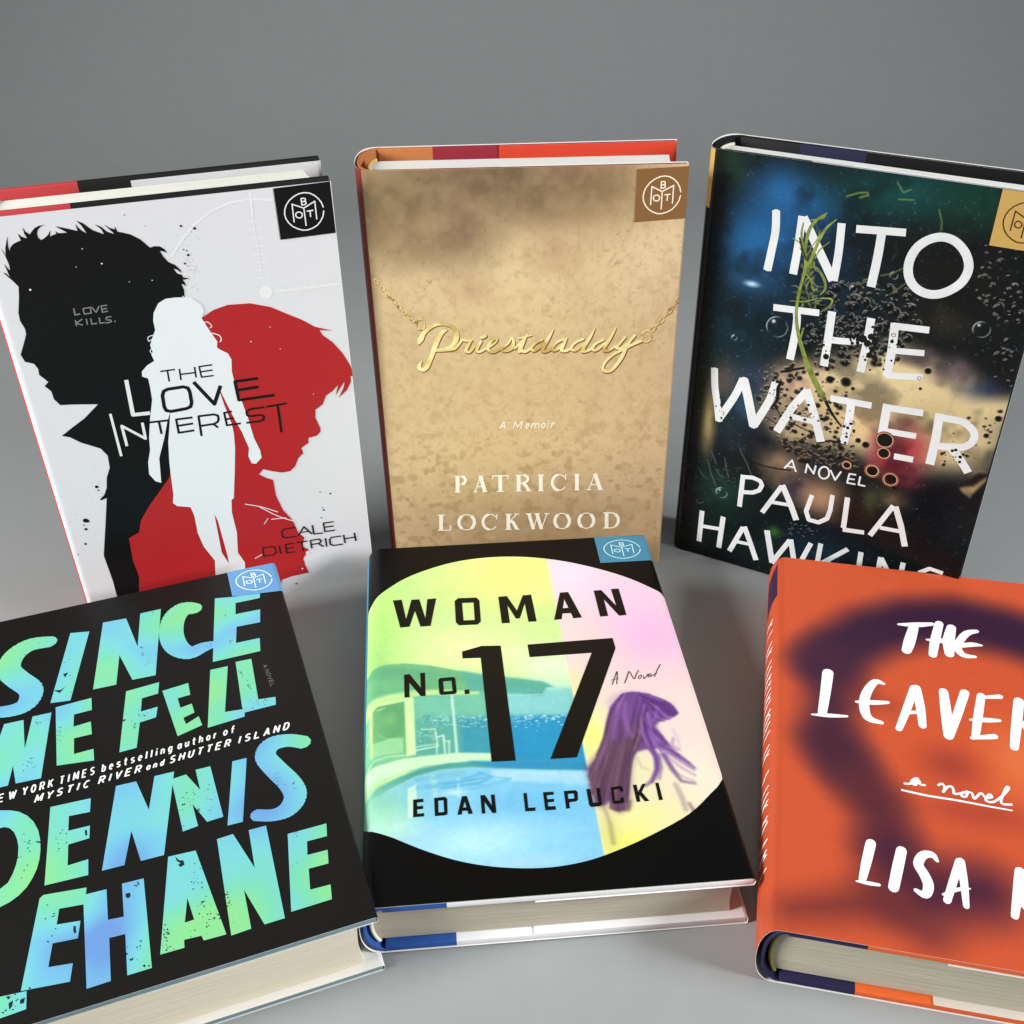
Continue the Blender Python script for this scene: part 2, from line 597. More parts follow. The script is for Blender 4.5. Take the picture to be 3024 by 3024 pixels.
SANS = {
    'A': [[(0, 0), (.5, 1), (1, 0)], [(.18, .33), (.82, .33)]],
    'C': [arc(.52, .5, .5, .48, 50, 310)], 'D': [[(.05, 0), (.05, 1), (.5, 1)] + arc(.5, .5, .45, .5, 80, -80, 8) + [(.5, 0), (.05, 0)]],
    'E': [[(.95, 1), (.05, 1), (.05, 0), (.95, 0)], [(.05, .52), (.85, .52)]],
    'H': [[(.05, 0), (.05, 1)], [(.95, 0), (.95, 1)], [(.05, .52), (.95, .52)]], 'I': [[(.5, 0), (.5, 1)]],
    'K': [[(.05, 0), (.05, 1)], [(.95, 1), (.08, .45)], [(.35, .6), (1, 0)]], 'L': [[(.05, 1), (.05, 0), (.95, 0)]],
    'M': [[(.02, 0), (.05, 1), (.5, .2), (.95, 1), (.98, 0)]], 'N': [[(.05, 0), (.05, 1), (.95, 0), (.95, 1)]],
    'O': [arc(.5, .5, .48, .48, 0, 360, 18)], 'P': [[(.05, 0), (.05, 1), (.55, 1)] + arc(.6, .74, .36, .26, 80, -80, 6) + [(.05, .48)]],
    'R': [[(.05, 0), (.05, 1), (.55, 1)] + arc(.6, .74, .36, .26, 80, -80, 6) + [(.05, .48)], [(.5, .48), (.98, 0)]],
    'S': [arc(.5, .75, .42, .25, 35, 270, 8) + arc(.5, .25, .44, .25, 80, -145, 8)],
    'T': [[(0, 1), (1, 1)], [(.5, 1), (.5, 0)]], 'U': [[(.05, 1), (.05, .35)] + arc(.5, .35, .45, .35, 180, 360, 8) + [(.95, 1)]],
    'V': [[(0, 1), (.5, 0), (1, 1)]], 'W': [[(0, 1), (.27, 0), (.5, .85), (.73, 0), (1, 1)]], 'Y': [[(0, 1), (.5, .45), (1, 1)], [(.5, .45), (.5, 0)]],
    'a': [arc(.48, .34, .42, .34, 0, 360, 12), [(.92, .68), (.92, 0)]], 'b': [arc(.5, .34, .42, .34, 0, 360, 12), [(.08, 1), (.08, 0)]],
    'd': [arc(.5, .34, .42, .34, 0, 360, 12), [(.92, 1), (.92, 0)]], 'e': [[(.1, .36)] + [(.92, .36)] + arc(.5, .34, .42, .34, 10, 315, 10)],
    'f': [[(.4, 0), (.4, .8), (.55, 1), (.95, 1)], [(-.1, .62), (.95, .62)]], 'g': [arc(.5, .34, .42, .34, 0, 360, 12), [(.92, .68), (.92, -.1), (.6, -.28), (.15, -.22)]],
    'h': [[(.08, 1), (.08, 0)], [(.08, .45), (.4, .68), (.8, .6), (.9, .4), (.9, 0)]], 'i': [[(.5, 0), (.5, .68)], [(.5, .88), (.5, 1)]],
    'l': [[(.5, 0), (.5, 1)]], 'm': [[(.05, .68), (.05, 0)], [(.05, .45), (.28, .68), (.48, .5), (.48, 0)], [(.48, .45), (.72, .68), (.94, .5), (.94, 0)]],
    'n': [[(.08, .68), (.08, 0)], [(.08, .45), (.4, .68), (.8, .6), (.9, .4), (.9, 0)]], 'o': [arc(.5, .34, .43, .34, 0, 360, 14)],
    'r': [[(.1, .68), (.1, 0)], [(.1, .4), (.5, .68), (.95, .64)]], 's': [arc(.5, .51, .4, .17, 30, 270, 7) + arc(.5, .17, .42, .17, 80, -150, 7)],
    't': [[(.42, .98), (.42, .12), (.6, 0), (.95, .03)], [(-.1, .66), (1.0, .66)]], 'u': [[(.08, .68), (.08, .25), (.3, 0), (.65, .03), (.92, .25)], [(.92, .68), (.92, 0)]],
    '.': [[(.3, 0), (.3, .12)]],
}
TH, TN = .2, .055
SERIF = {   # (points, width) with thick and thin strokes and hairline serifs
    'P': [([(.25, 0), (.25, 1)], TH), ([(.02, .02), (.5, .02)], TN), ([(.02, .98), (.6, .98)], TN), (arc(.55, .74, .33, .25, 80, -80, 8), .15), ([(.25, .5), (.62, .5)], TN)],
    'A': [([(.08, 0), (.5, .98)], TN), ([(.5, 1), (.87, 0)], TH), ([(.22, .33), (.72, .33)], TN), ([(-.06, .02), (.24, .02)], TN), ([(.66, .02), (1.06, .02)], TN)],
    'T': [([(.5, 0), (.5, 1)], TH), ([(.0, .97), (1, .97)], .07), ([(.02, 1), (.02, .76)], .05), ([(.98, 1), (.98, .76)], .05), ([(.26, .02), (.74, .02)], TN)],
    'R': [([(.22, 0), (.22, 1)], TH), ([(.02, .02), (.44, .02)], TN), ([(.02, .98), (.56, .98)], TN), (arc(.52, .76, .3, .23, 80, -80, 8), .14), ([(.22, .53), (.58, .53)], TN), ([(.5, .52), (.72, .3), (.86, .02)], .17), ([(.8, .02), (1.04, .02)], TN)],
    'I': [([(.5, 0), (.5, 1)], TH), ([(0, .02), (1, .02)], TN), ([(0, .98), (1, .98)], TN)],
    'C': [(arc(.53, .5, .44, .48, 100, 265, 10), .15), (arc(.53, .5, .44, .48, 100, 40, 6), .06), (arc(.53, .5, .44, .48, 265, 325, 6), .06), ([(.93, .98), (.93, .66)], .06)],
    'L': [([(.27, 0), (.27, 1)], TH), ([(0, .98), (.56, .98)], TN), ([(0, .02), (.95, .02)], TN), ([(.95, 0), (.97, .32)], .07)],
    'O': [(arc(.5, .5, .42, .48, 125, 235, 8), .17), (arc(.5, .5, .42, .48, -55, 55, 8), .17), (arc(.5, .5, .44, .48, 55, 125, 8), .06), (arc(.5, .5, .44, .48, 235, 305, 8), .06)],
    'K': [([(.25, 0), (.25, 1)], TH), ([(.02, .02), (.48, .02)], TN), ([(.02, .98), (.48, .98)], TN), ([(.3, .45), (.82, .97)], TN), ([(.66, .98), (1, .98)], TN), ([(.42, .55), (.6, .45), (.84, .02)], .18), ([(.72, .02), (1.05, .02)], TN)],
    'W': [([(.1, 1), (.31, 0)], .18), ([(.31, .02), (.5, .9)], TN), ([(.46, 1), (.67, 0)], .18), ([(.67, .02), (.92, .98)], TN), ([(-.04, .98), (.24, .98)], TN), ([(.34, .98), (.6, .98)], TN), ([(.8, .98), (1.04, .98)], TN)],
    'D': [([(.22, 0), (.22, 1)], TH), ([(.02, .02), (.5, .02)], .07), ([(.02, .98), (.5, .98)], .07), (arc(.48, .5, .44, .47, 90, 50, 5), .08), (arc(.48, .5, .44, .47, -50, -90, 5), .08), (arc(.48, .5, .42, .46, 55, -55, 10), .16)],
}


def quad_pt(q, x, y):
    (a, b, c, d) = q
    return (a[0] * (1 - x) * (1 - y) + b[0] * x * (1 - y) + c[0] * x * y + d[0] * (1 - x) * y,
            a[1] * (1 - x) * (1 - y) + b[1] * x * (1 - y) + c[1] * x * y + d[1] * (1 - x) * y)


def text(items, w=.16, serif=False):
    out = []
    for ch, q in items:
        hgt = math.hypot(q[3][0] - q[0][0], q[3][1] - q[0][1])
        if serif:
            for pts, ww in SERIF[ch]:
                out += stroke([(*quad_pt(q, *p), ww * hgt) for p in pts])
        else:
            for pts in SANS[ch]:
                out += stroke([(*quad_pt(q, *p), w * hgt) for p in pts])
    return out


LOGO = [[(0.285,0.657),(0.483,0.553),(0.690,0.653)],[(0.285,0.661),(0.280,0.317)],[(0.483,0.553),(0.484,0.218)],[(0.691,0.657),(0.689,0.314)],[(0.457,0.617),(0.456,0.741),(0.508,0.739),(0.529,0.726),(0.529,0.693),(0.504,0.678),(0.461,0.681)],[(0.504,0.678),(0.532,0.663),(0.536,0.634),(0.515,0.617),(0.454,0.617)],[(0.534,0.487),(0.639,0.488)],[(0.587,0.483),(0.584,0.376)],[(0.830,0.523),(0.808,0.609),(0.763,0.693),(0.693,0.770),(0.611,0.822),(0.520,0.843),(0.423,0.834),(0.325,0.793),(0.242,0.733),(0.181,0.656),(0.145,0.578),(0.131,0.483),(0.142,0.400),(0.183,0.308),(0.246,0.230),(0.329,0.172),(0.419,0.132),(0.507,0.127),(0.601,0.151),(0.686,0.194),(0.754,0.265),(0.807,0.351),(0.830,0.450)]]
LOGO_O = [[(0.381,0.493),(0.410,0.484),(0.437,0.460),(0.442,0.430),(0.433,0.397),(0.409,0.380),(0.380,0.379),(0.346,0.391),(0.327,0.418),(0.325,0.452),(0.338,0.477),(0.359,0.490)]][0]


def badge(bk, parent, quad, c, ink):
    """club badge in the top corner: quad = bl, br, tr, tl"""
    b = sheet(bk, parent, 'badge', 5, mat('badge_ink', c, 0.42, bk.k), [quad])
    hgt = math.hypot(quad[3][0] - quad[0][0], quad[3][1] - quad[0][1])
    w = hgt * 0.023
    ss = []
    for p in LOGO:
        ss += stroke([(*quad_pt(quad, *a), w) for a in p], caps='round')
    ss += stroke([(*quad_pt(quad, *a), w) for a in LOGO_O], closed=True)
    sheet(bk, parent, 'badge_emblem', 6, mat('badge_line_ink', ink, 0.45, bk.k), ss)


# ------------------------------------------------------------------ the backdrop: a paper sweep
def backdrop():
    bm = bmesh.new()
    prof = [(-1.2, 0)] + [(y, 0) for y in np.linspace(-0.6, 1.05, 12)]
    r = 0.45
    prof += [(1.05 + r * math.sin(a), r - r * math.cos(a)) for a in np.linspace(0.08, math.pi / 2, 16)]
    prof += [(1.5, z) for z in (0.7, 1.0, 1.6)]
    rows = [[bm.verts.new((x, y, z)) for x in np.linspace(-1.8, 1.8, 9)] for y, z in prof]
    for a, b in zip(rows[:-1], rows[1:]):
        for i in range(8):
            bm.faces.new((a[i], a[i + 1], b[i + 1], b[i]))
    bmesh.ops.recalc_face_normals(bm, faces=bm.faces)
    o = obj('backdrop', bm, mat('grey_backdrop_paper', (153, 156, 156), 0.7, 1.0, 0.08, 0.02, 60.0, 0.05), None, True)
    o['kind'] = 'structure'
    if sum(p.normal.z for p in o.data.polygons) < 0:
        o.data.flip_normals()


backdrop()
POSE = {'A': [-0.21627, 0.42501, 0.27895, 0.1471, 0.21531, 0.03164, -0.00045, 0.00843], 'B': [-0.06674, 0.4699, 0.01678, 0.14634, 0.21708, 0.03526, -0.00783, 0.01188], 'C': [0.08687, 0.48776, -0.51023, 0.14874, 0.21853, 0.02766, -0.01905, 0.01275], 'D': [-0.18446, 0.18631, 0.33173, 0.14277, 0.21632, 0.03204, 0.0, 0.0], 'E': [-0.05824, 0.2373, 0.08248, 0.14524, 0.21295, 0.02707, -0.0, -1e-05], 'F': [0.08365, 0.22679, -0.21914, 0.1422, 0.21546, 0.0307, -0.0, -0.0]}

# ================================================================== white book with the silhouettes
bk = Book('white book with black and red head silhouettes, standing upright behind the green-lettered black book', POSE['A'], True, 5.0, 0.8, KS)
bk.sb, bk.rise = 2.2, 1.9
RED, BLACK = (178, 38, 42), (16, 15, 16)
jk = sweep_jacket(bk, 2.6, (223, 221, 224), (196, 48, 50), (214, 214, 214), (30, 30, 30), 0.4)
mr, mb = mat('red_case_cloth', (186, 62, 66), 0.7, KS, mottle=0.05), mat('black_case_board', (26, 27, 25), 0.6, KS)
board(bk, 'front_board', 8, bk.W - .6, 2.6, True, [mr, mb], 41)
board(bk, 'back_board', 8, bk.W - .6, 2.6, False, [mr, mb], 43)
spine_case(bk, mr)
_, x0, z0, z1 = pages(bk, mat('bright_page_edges', (244, 243, 232), 0.85, 1.0, 0.2, 0.05, 900.0, 0.4, stretch=(0.03, 0.03, 1.0)), 2.6, 5, 9, z0=7.5, slant=4.0)
headbands(bk, x0, z0, z1, (220, 214, 200))
pale = mat('pale_sight_ink', (233, 232, 234), 0.4, KS)
R = random.Random(21)
spray = []
for (cx, cy), sx, sy, n in (([(83.03,185.18)][0], 3, 14, 46), ([(90.21,199.58)][0], 16, 7, 16), ([(3.15,62.56)][0], 7, 22, 22), ([(118.09,30.58)][0], 6, 22, 34), ([(20.98,84.41)][0], 4, 12, 18)):
    for i in range(n):
        spray.append(disc(R.gauss(cx, sx / 2), R.gauss(cy, sy / 2), R.uniform(.07, .2), 6))
sheet(bk, jk, 'ink_spatter_print', 0, mat('grey_spatter_ink', (120, 118, 118), .4, KS), spray)
cross = strokes([[(112.73,214.42,1.1),(112.01,204.04,1.12)], [(112.01,204.04,0.69),(112.19,172.83,0.73)], [(116.52,168.88,0.92),(146.35,168.62,0.94)],
    [(76.04,190.64,1.12),(81.42,197.12,1.11),(87.47,203,1.1),(95.89,208.38,1.09),(104.66,211.01,1.1),(112.27,211.36,1.1),(121.9,210.09,1.11)], [(142.25,137.01,0.69),(146.67,143.06,0.69)]])
cross += strokes([[(109.6,202.11,0.52),(115.08,201.72,0.52)], [(109.48,198.56,0.52),(115.41,198.11,0.52)], [(109.55,194.51,0.52),(115.09,194.1,0.53)], [(109.58,190.7,0.53),(115.58,190.3,0.53)], [(109.64,187.03,0.53),(115.66,186.62,0.53)],
    [(109.95,183.29,0.53),(115.69,183.09,0.54)], [(109.92,179.56,0.54),(115.8,179.53,0.54)], [(110.03,176.16,0.54),(115.73,175.96,0.54)], [(120.98,172.1,0.55),(120.77,165.87,0.56)], [(124.58,172.28,0.55),(124.37,165.85,0.56)],
    [(128.17,172.36,0.55),(127.98,165.82,0.56)], [(131.79,172.54,0.55),(131.6,165.8,0.56)], [(135.56,172.31,0.55),(135.26,165.97,0.56)], [(139.08,172.22,0.56),(138.94,166.24,0.56)], [(142.9,172.28,0.56),(142.78,166.19,0.56)]])
cross += [disc(*[(112.81,169.11)][0], 3.1, 20)]
sheet(bk, jk, 'gunsight_print', 0, pale, cross)
head1 = [(13.36,185.6),(11.83,188.21),(9.1,192.3),(10.04,191.89),(11.23,189.97),(10.85,192.25),(10.49,195.98),(11.23,194),(11.95,192.72),(12.2,195.29),(11.74,199.09),(10.88,202.91),(11.69,200.5),(11.88,199.17),(12.57,202.24),(14.64,207.26),(13.89,203.46),(13.8,200.6),(14.4,202.24),(15.86,203.67),(17.73,204.45),(19.29,204.85),(18.98,206.04),(18.83,207.89),(19.7,206.41),(21.35,205.52),(21.77,205.55),(21.19,207.37),(21.19,210.11),(21.82,208.21),(23.16,206.9),(24.13,207.92),(25.66,209.34),(27.5,210.03),(29.82,210.11),(27.88,209.52),(26.57,208.31),(25.95,207.01),(25.95,205.17),(26.77,204.06),(28.27,204.66),(29.91,205.84),(31.32,207.64),(30.46,204.99),(31.87,205.6),(33.21,205.89),(33.07,207.06),(33.79,206.19),(34.93,206),(37.37,205.93),(35.32,207.61),(33.56,209.07),(37.07,207.86),(41.54,206.12),(41.42,207.42),(41.4,209.17),(42.01,207.58),(43.11,206.06),(44.83,204.6),(44.1,206.64),(43.26,208.58),(41.91,210.44),(44.16,209.16),(47.24,205.79),(51.45,203.41),(50.69,205.84),(48.6,208.03),(50.89,206.74),(52.75,204.42),(55.48,203.01),(54,205.2),(52.16,207.6),(54.15,205.88),(56.02,204.95),(56.22,206.47),(56.84,203.92),(58.8,203.31),(61.61,202.16),(65.04,199.61),(68.2,195.55),(70.07,195.98),(72.22,195.61),(73.82,194.21),(74.73,192.4),(73.12,193.33),(71.92,193.63),(72.71,191.21),(74.41,188.31),(76.83,186.77),(78.64,184.31),(79.04,182.77),(77.11,184.66),(75.98,185.16),(77,182.8),(78.69,182.07),(79.33,180.59),(81.55,180.19),(80.07,179.64),(78.8,179.71),(79.4,178.48),(79.7,176.58),(78.37,177.87),(77.95,177.58),(78.55,175.07),(78.15,171.58),(77.52,172.68),(76.88,171.76),(73.43,163.03),(68.16,144.14),(62.49,113.88),(59.63,103.51),(56.2,85.29),(54.66,82.15),(48.64,75.25),(42.56,68.28),(37.33,61.04),(35,54.27),(29.73,51.78),(28.85,38.3),(29.64,27.9),(28,19.85),(25.81,9.12),(17.34,11.28),(16.95,18.65),(17.09,28.36),(16.27,44.37),(18.9,54.22),(21.62,64.46),(24.76,76.73),(21.81,75.84),(21.83,76.76),(24.07,78.61),(25.97,82.24),(27.16,87.7),(29.64,92.84),(30.17,99.41),(27.97,103.68),(24.05,106.07),(20.17,108.43),(16.57,111.79),(13.25,113.27),(18.6,116.74),(24.67,120.38),(31.87,126.41),(24.59,127.59),(20.43,128.22),(16.24,128.65),(14.33,132.05),(14.25,135.93),(12.14,139.01),(14.07,140.68),(12.97,142.36),(11.27,144.63),(11.58,147.54),(10.58,150.15),(7.24,151.67),(6.34,155.2),(9.96,162.27),(10.88,164.31),(11.07,166.63),(10.05,170.52),(10.35,174.17),(12.4,181.18)]
sheet(bk, jk, 'dark_head_silhouette', 1, mat('black_print', BLACK, 0.4, KS), [head1] +
      [disc(*[(82.38,203.27)][0], .5), disc(*[(87.72,201.57)][0], .6), disc(*[(81.58,192.99)][0], .3), disc(*[(82.81,192.38)][0], .3), disc(*[(83.04,190.37)][0], .55), disc(*[(81.04,186.81)][0], .45),
       disc(*[(12.73,66.16)][0], 1.2), disc(*[(13.45,65.65)][0], .9), disc(*[(11.79,61.24)][0], .7), disc(*[(9.7,52.89)][0], .6), disc(*[(11.35,63.73)][0], .35), disc(*[(5.02,47.59)][0], .3), disc(*[(21.73,83.69)][0], .8), disc(*[(22.01,81.68)][0], .4),
       disc(*[(124.35,59.32)][0], .35), disc(*[(129.37,57.54)][0], .45), disc(*[(125.03,48.24)][0], .5), disc(*[(124.49,49.86)][0], .3), disc(*[(123.28,43.82)][0], .4), disc(*[(68.12,204.99)][0], .2), disc(*[(60.96,210.58)][0], .25)])
head2 = [(83.5,161.06),(89.27,164.09),(95.65,165.58),(105.28,164.97),(113.77,162),(121.25,157.27),(127.18,153.61),(132.22,149.54),(140.23,146.29),(134.3,147.5),(135.39,144.78),(139.6,140.53),(143.66,134.17),(146.6,127.34),(147.73,120.16),(146.26,122.03),(146.13,118.8),(143.76,114.62),(139.5,111.17),(142.27,116.19),(143.32,119.82),(140.83,116.43),(137.99,112.53),(140.05,118.2),(136.82,115.15),(133.51,113.31),(131.25,108.74),(127.6,106.61),(127.09,102.24),(128.81,96.05),(128.58,94.04),(126.39,92.16),(122.4,91.75),(122.06,88.94),(118.34,86.76),(118.95,83.74),(116.18,81.35),(114.14,77.05),(111.35,74.64),(107.38,74.6),(102.69,76.37),(98.56,78.37),(96.21,75.66),(96.67,75.45),(99.29,73.15),(102.48,71.31),(102.63,61.64),(104.91,52.55),(108.76,45.46),(110.73,36.76),(113.24,33.62),(111.52,28.16),(114.54,25.5),(111.07,20.36),(111.53,15.59),(112.73,10.59),(103.98,10.25),(98.57,9.26),(94.63,-4.17),(65.86,0.32),(26.07,10.4),(29.64,27.9),(28.85,38.3),(29.73,51.78),(35,54.27),(37.33,61.04),(42.56,68.28),(48.64,75.25),(54.66,82.15),(59.15,96.05),(68.02,143.36),(69.02,144.01),(83.37,139.67),(82.78,151.84)]
sheet(bk, jk, 'red_head_silhouette', 2, mat('red_print', RED, 0.4, KS), [head2] + [disc(*[(105.41,4.87)][0], .6)])
woman = [(74.27,172.15),(80.54,171.27),(84.57,167.17),(85.1,164.21),(83.5,161.06),(84.98,156.93),(86.65,152.74),(88.3,148.8),(87.67,146.09),(88.55,144.94),(91.91,142.38),(93.02,139.14),(92.23,133.08),(92.72,124.61),(94.29,116.86),(95.73,107.89),(96.87,96.53),(98.7,89.36),(98.85,85.07),(95.7,82.09),(93.67,82.84),(92.76,87.06),(93.72,91.46),(91.82,100.84),(89.33,109.04),(86.51,120.36),(84.85,127),(86,117.23),(87.91,106),(88,100.66),(87.35,92.9),(85.49,81.78),(82.3,64.68),(80.98,63.75),(80.04,56.65),(80.54,44.13),(79.1,31.71),(81.57,24.64),(78.51,-0.12),(63.81,3.57),(67.2,29.31),(63.28,39.18),(61.91,48.28),(62.17,58.06),(61.25,63.7),(55.34,65.56),(53.64,67.71),(54.75,72.57),(55.29,79.48),(56.29,90.75),(57.89,101.63),(59.74,108.97),(61.76,117.23),(59.46,112.27),(56.53,104.09),(52.24,93.79),(51.42,87.16),(50.54,80.21),(48.18,81.5),(46.08,85.94),(46.94,92.58),(49.1,98.87),(49.93,105.33),(52.44,115.69),(55.13,124.75),(55.47,130.94),(55.5,135.56),(53.15,136.97),(53.57,139.45),(56.36,142.02),(59.74,143.69),(59.11,147.09),(59.97,147.95),(59.54,151.49),(61.04,154.69),(63.04,158.29),(63.04,162.64),(63.94,166.34),(66.71,170.49),(70,172.1)]
gap = [(71.59,57.25),(72.6,53.35),(73.82,30.35),(73.7,25.84),(71.31,33.51),(71.53,49.87)]
curls = strokes([[(61.74,156.05,0.36),(59.46,155.43,0.36),(59.34,153.49,0.36),(60.95,154.22,0.36)], [(60.36,150.37,0.36),(58.97,148.61,0.37),(59.95,146.96,0.37)], [(83.52,158.62,0.37),(85.74,158.78,0.37),(87.13,156.61,0.37),(86.11,155.78,0.37)], [(86.56,153.25,0.46),(89.43,151.82,0.46),(90.23,149.7,0.47),(89.3,148.34,0.47)],
    [(86.99,60.05,0.43),(94.92,56.54,0.44),(102.29,51.87,0.44)], [(93.07,57.54,0.44),(101.96,49.45,0.44),(109.48,44.68,0.45)], [(98.27,48.37,0.44),(105.78,47.62,0.45)], [(86.9,26.01,0.46),(90.74,27.72,0.46)], [(94.41,46.09,0.33),(96.89,49.3,0.33)]], True)
sheet(bk, jk, 'woman_silhouette', 3, mat('white_print', (231, 234, 236), 0.4, KS), [woman] + curls +
      [disc(*[(41.56,198.44)][0], .25), disc(*[(47.74,191.19)][0], .35), disc(*[(37.44,191.03)][0], .2), disc(*[(56.98,181.81)][0], .2), disc(*[(66.27,181.18)][0], .25), disc(*[(17.4,183.63)][0], .45), disc(*[(102.95,146.53)][0], .3), disc(*[(112.4,152.32)][0], .2), disc(*[(115.4,140.92)][0], .2), disc(*[(127.66,115.19)][0], .25),
       disc(*[(113.59,23.75)][0], .9, 6), disc(*[(112.37,18.07)][0], .7, 5), disc(*[(109.75,14)][0], .5, 5)], [gap])
ti = mat('black_title_ink', (22, 20, 21), 0.4, KS)
sheet(bk, jk, 'title_lettering', 4, ti, strokes([
    [(61.3,138.17,0.75),(67.75,138.13,0.75)], [(64.39,138.17,0.75),(64.21,132.56,0.76)], [(69.7,138.12,0.75),(69.38,132.52,0.76)], [(76.37,138.05,0.75),(76.12,132.64,0.76)], [(69.44,135.29,0.75),(76.31,135.19,0.76)],
    [(84.13,137.81,0.76),(78.38,137.82,0.76),(78.52,132.44,0.76),(83.93,132.37,0.77)], [(78.45,135.14,0.76),(83.95,135.17,0.76)],
    [(74.6,130.61,1.72),(81.84,117.75,1.76),(86.1,126.79,1.74)], [(103.36,127.68,1.47),(92.76,127.77,1.46),(93.06,117.93,1.48),(109.61,117.76,1.5)], [(92.67,123.13,1.47),(102.99,123.29,1.48)],
    [(51.36,113.42,1.06),(60.32,112.98,1.07)], [(55.82,113.15,1.07),(55.79,106.42,1.08)], [(70.93,112.57,1.08),(63.57,112.82,1.07),(63.43,105.66,1.09),(70.53,105.67,1.09)], [(63.47,109.37,1.08),(70.63,109.37,1.08)],
    [(73.24,102.07,1.1),(73.71,112.72,1.08),(80.58,112.47,1.09),(82.29,111.62,1.09),(82.45,109.74,1.09),(81.73,108.22,1.09),(79.93,107.46,1.09),(73.72,107.49,1.09)], [(79.57,107.52,1),(81.42,105.2,1)],
    [(88.96,112.6,0.99),(85.41,112.47,0.99),(85.6,105.65,1),(92.08,105.57,1.01)], [(85.56,108.85,1),(89.33,109.04,1)],
    [(104.11,112.2,1),(97.34,112.31,1),(95.48,111.22,1),(95.56,109.24,1),(97.24,108.5,1),(101.95,108.42,1.01),(103.22,107.31,1.01),(102.8,105.73,1.01),(101.19,105.13,1.01),(94.59,105.34,1.01)], [(105.06,112.25,1),(114.58,112.44,1.01)], [(110.34,112.09,1.11),(110.14,97.22,1.14)]]) +
    stroke([(59.93,126.01,1.62),(60.87,128.15,1.61),(62.8,128.86,1.61),(69.79,128.92,1.62),(71.6,127.99,1.63),(72.11,125.8,1.63),(71.93,120.23,1.65),(71.03,118.26,1.65),(69.1,117.64,1.65),(62.24,117.36,1.64),(60.13,118.16,1.64),(59.61,120.17,1.63)], closed=True))
sheet(bk, jk, 'title_lettering', 4, mat('white_title_ink', (228, 230, 230), 0.4, KS), strokes([[(46.14,136.41,1.76),(45.42,118.55,1.81),(52.93,118.16,1.82)], [(35.89,120.79,1.13),(35.93,98.08,1.18)], [(39.48,102.91,1.27),(39.43,113.77,1.25),(48.29,105.31,1.27),(48.56,113.82,1.25)]]))
sheet(bk, jk, 'author_name', 4, mat('author_ink', (48, 26, 28), 0.4, KS), strokes([
    [(109.48,40.74,0.79),(103.67,41.01,0.79),(102.48,39.75,0.79),(102.44,36.43,0.79),(103.76,35.5,0.79),(109.28,35.15,0.8)], [(110.32,35.18,0.8),(113.86,40.29,0.79),(117.35,34.89,0.8)], [(111.91,37.14,0.68),(116.33,36.8,0.68)], [(118.21,40.35,0.79),(118.36,34.67,0.8),(122.92,34.3,0.8)],
    [(129.11,40.13,0.8),(123.92,40.37,0.8),(124.14,34.93,0.8),(129.26,34.7,0.81)], [(123.93,37.68,0.8),(128.93,37.48,0.8)], [(91.66,31.93,0.79),(91.59,26.48,0.8),(96.51,26.26,0.8),(97.91,27.37,0.8),(97.89,30.24,0.8),(96.63,31.56,0.79),(91.66,31.93,0.79)], [(100.01,31.44,0.8),(100.1,25.95,0.8)],
    [(107.73,31.11,0.8),(103.2,31.36,0.8),(103.2,25.89,0.81),(107.65,25.65,0.81)], [(103.25,28.62,0.8),(107.39,28.45,0.8)], [(108.79,31.26,0.8),(114.48,31.01,0.8)], [(111.58,31.14,0.8),(111.66,25.11,0.81)],
    [(116.25,25.77,0.81),(116.15,31.02,0.8),(120.74,30.89,0.81),(121.5,29.29,0.81),(120.53,28.2,0.81),(116.25,28.39,0.81)], [(119.71,28.39,0.81),(122.34,25.56,0.81)], [(123.87,30.71,0.81),(124,25.31,0.82)], [(131.95,30.33,0.81),(127.01,30.52,0.81),(125.93,29.33,0.81),(126.1,26.15,0.82),(127.48,25.17,0.82),(132.45,24.96,0.82)],
    [(133.38,30.79,0.81),(133.66,25.35,0.82)], [(139.01,30.84,0.82),(139.43,25.36,0.82)], [(133.53,28.14,0.82),(139.27,28.03,0.82)]]))
sheet(bk, jk, 'tagline', 4, mat('grey_tagline_ink', (128, 128, 128), 0.4, KS), strokes([
    [(32.29,173.11,0.6),(32.1,170.15,0.6),(34.25,170.21,0.6)], [(35.93,172.49,0.52),(38.92,172.61,0.52),(38.75,170.02,0.52),(35.85,169.98,0.52),(35.93,172.49,0.52)], [(39.52,172.71,0.52),(40.74,170.01,0.52),(42.59,172.74,0.52)], [(45.89,172.63,0.52),(43.39,172.62,0.52),(43.26,169.74,0.52),(45.62,169.86,0.52)], [(43.39,171.12,0.52),(45.57,171.18,0.52)],
    [(31.7,167.77,0.52),(31.55,164.96,0.52)], [(34.53,167.82,0.52),(31.68,166.26,0.52),(34.22,165.03,0.52)], [(36.17,167.77,0.52),(36.03,164.95,0.52)], [(37.98,167.69,0.52),(37.86,164.96,0.52),(40.04,165.02,0.53)], [(41.44,167.55,0.52),(41.25,164.83,0.53),(43.2,164.92,0.53)], [(46.46,167.19,0.53),(44.55,167.28,0.53),(43.99,166.61,0.53),(44.27,166,0.53),(45.73,165.78,0.53),(46,165.08,0.53),(45.33,164.7,0.53),(43.4,164.7,0.53)], [(47.12,164.82,0.62),(47.71,164.82,0.62)]]))
badge(bk, jk, [(122.64,192.25),(146.64,192.48),(146.55,215.72),(122.57,214.88)], (14, 14, 14), (236, 236, 236))

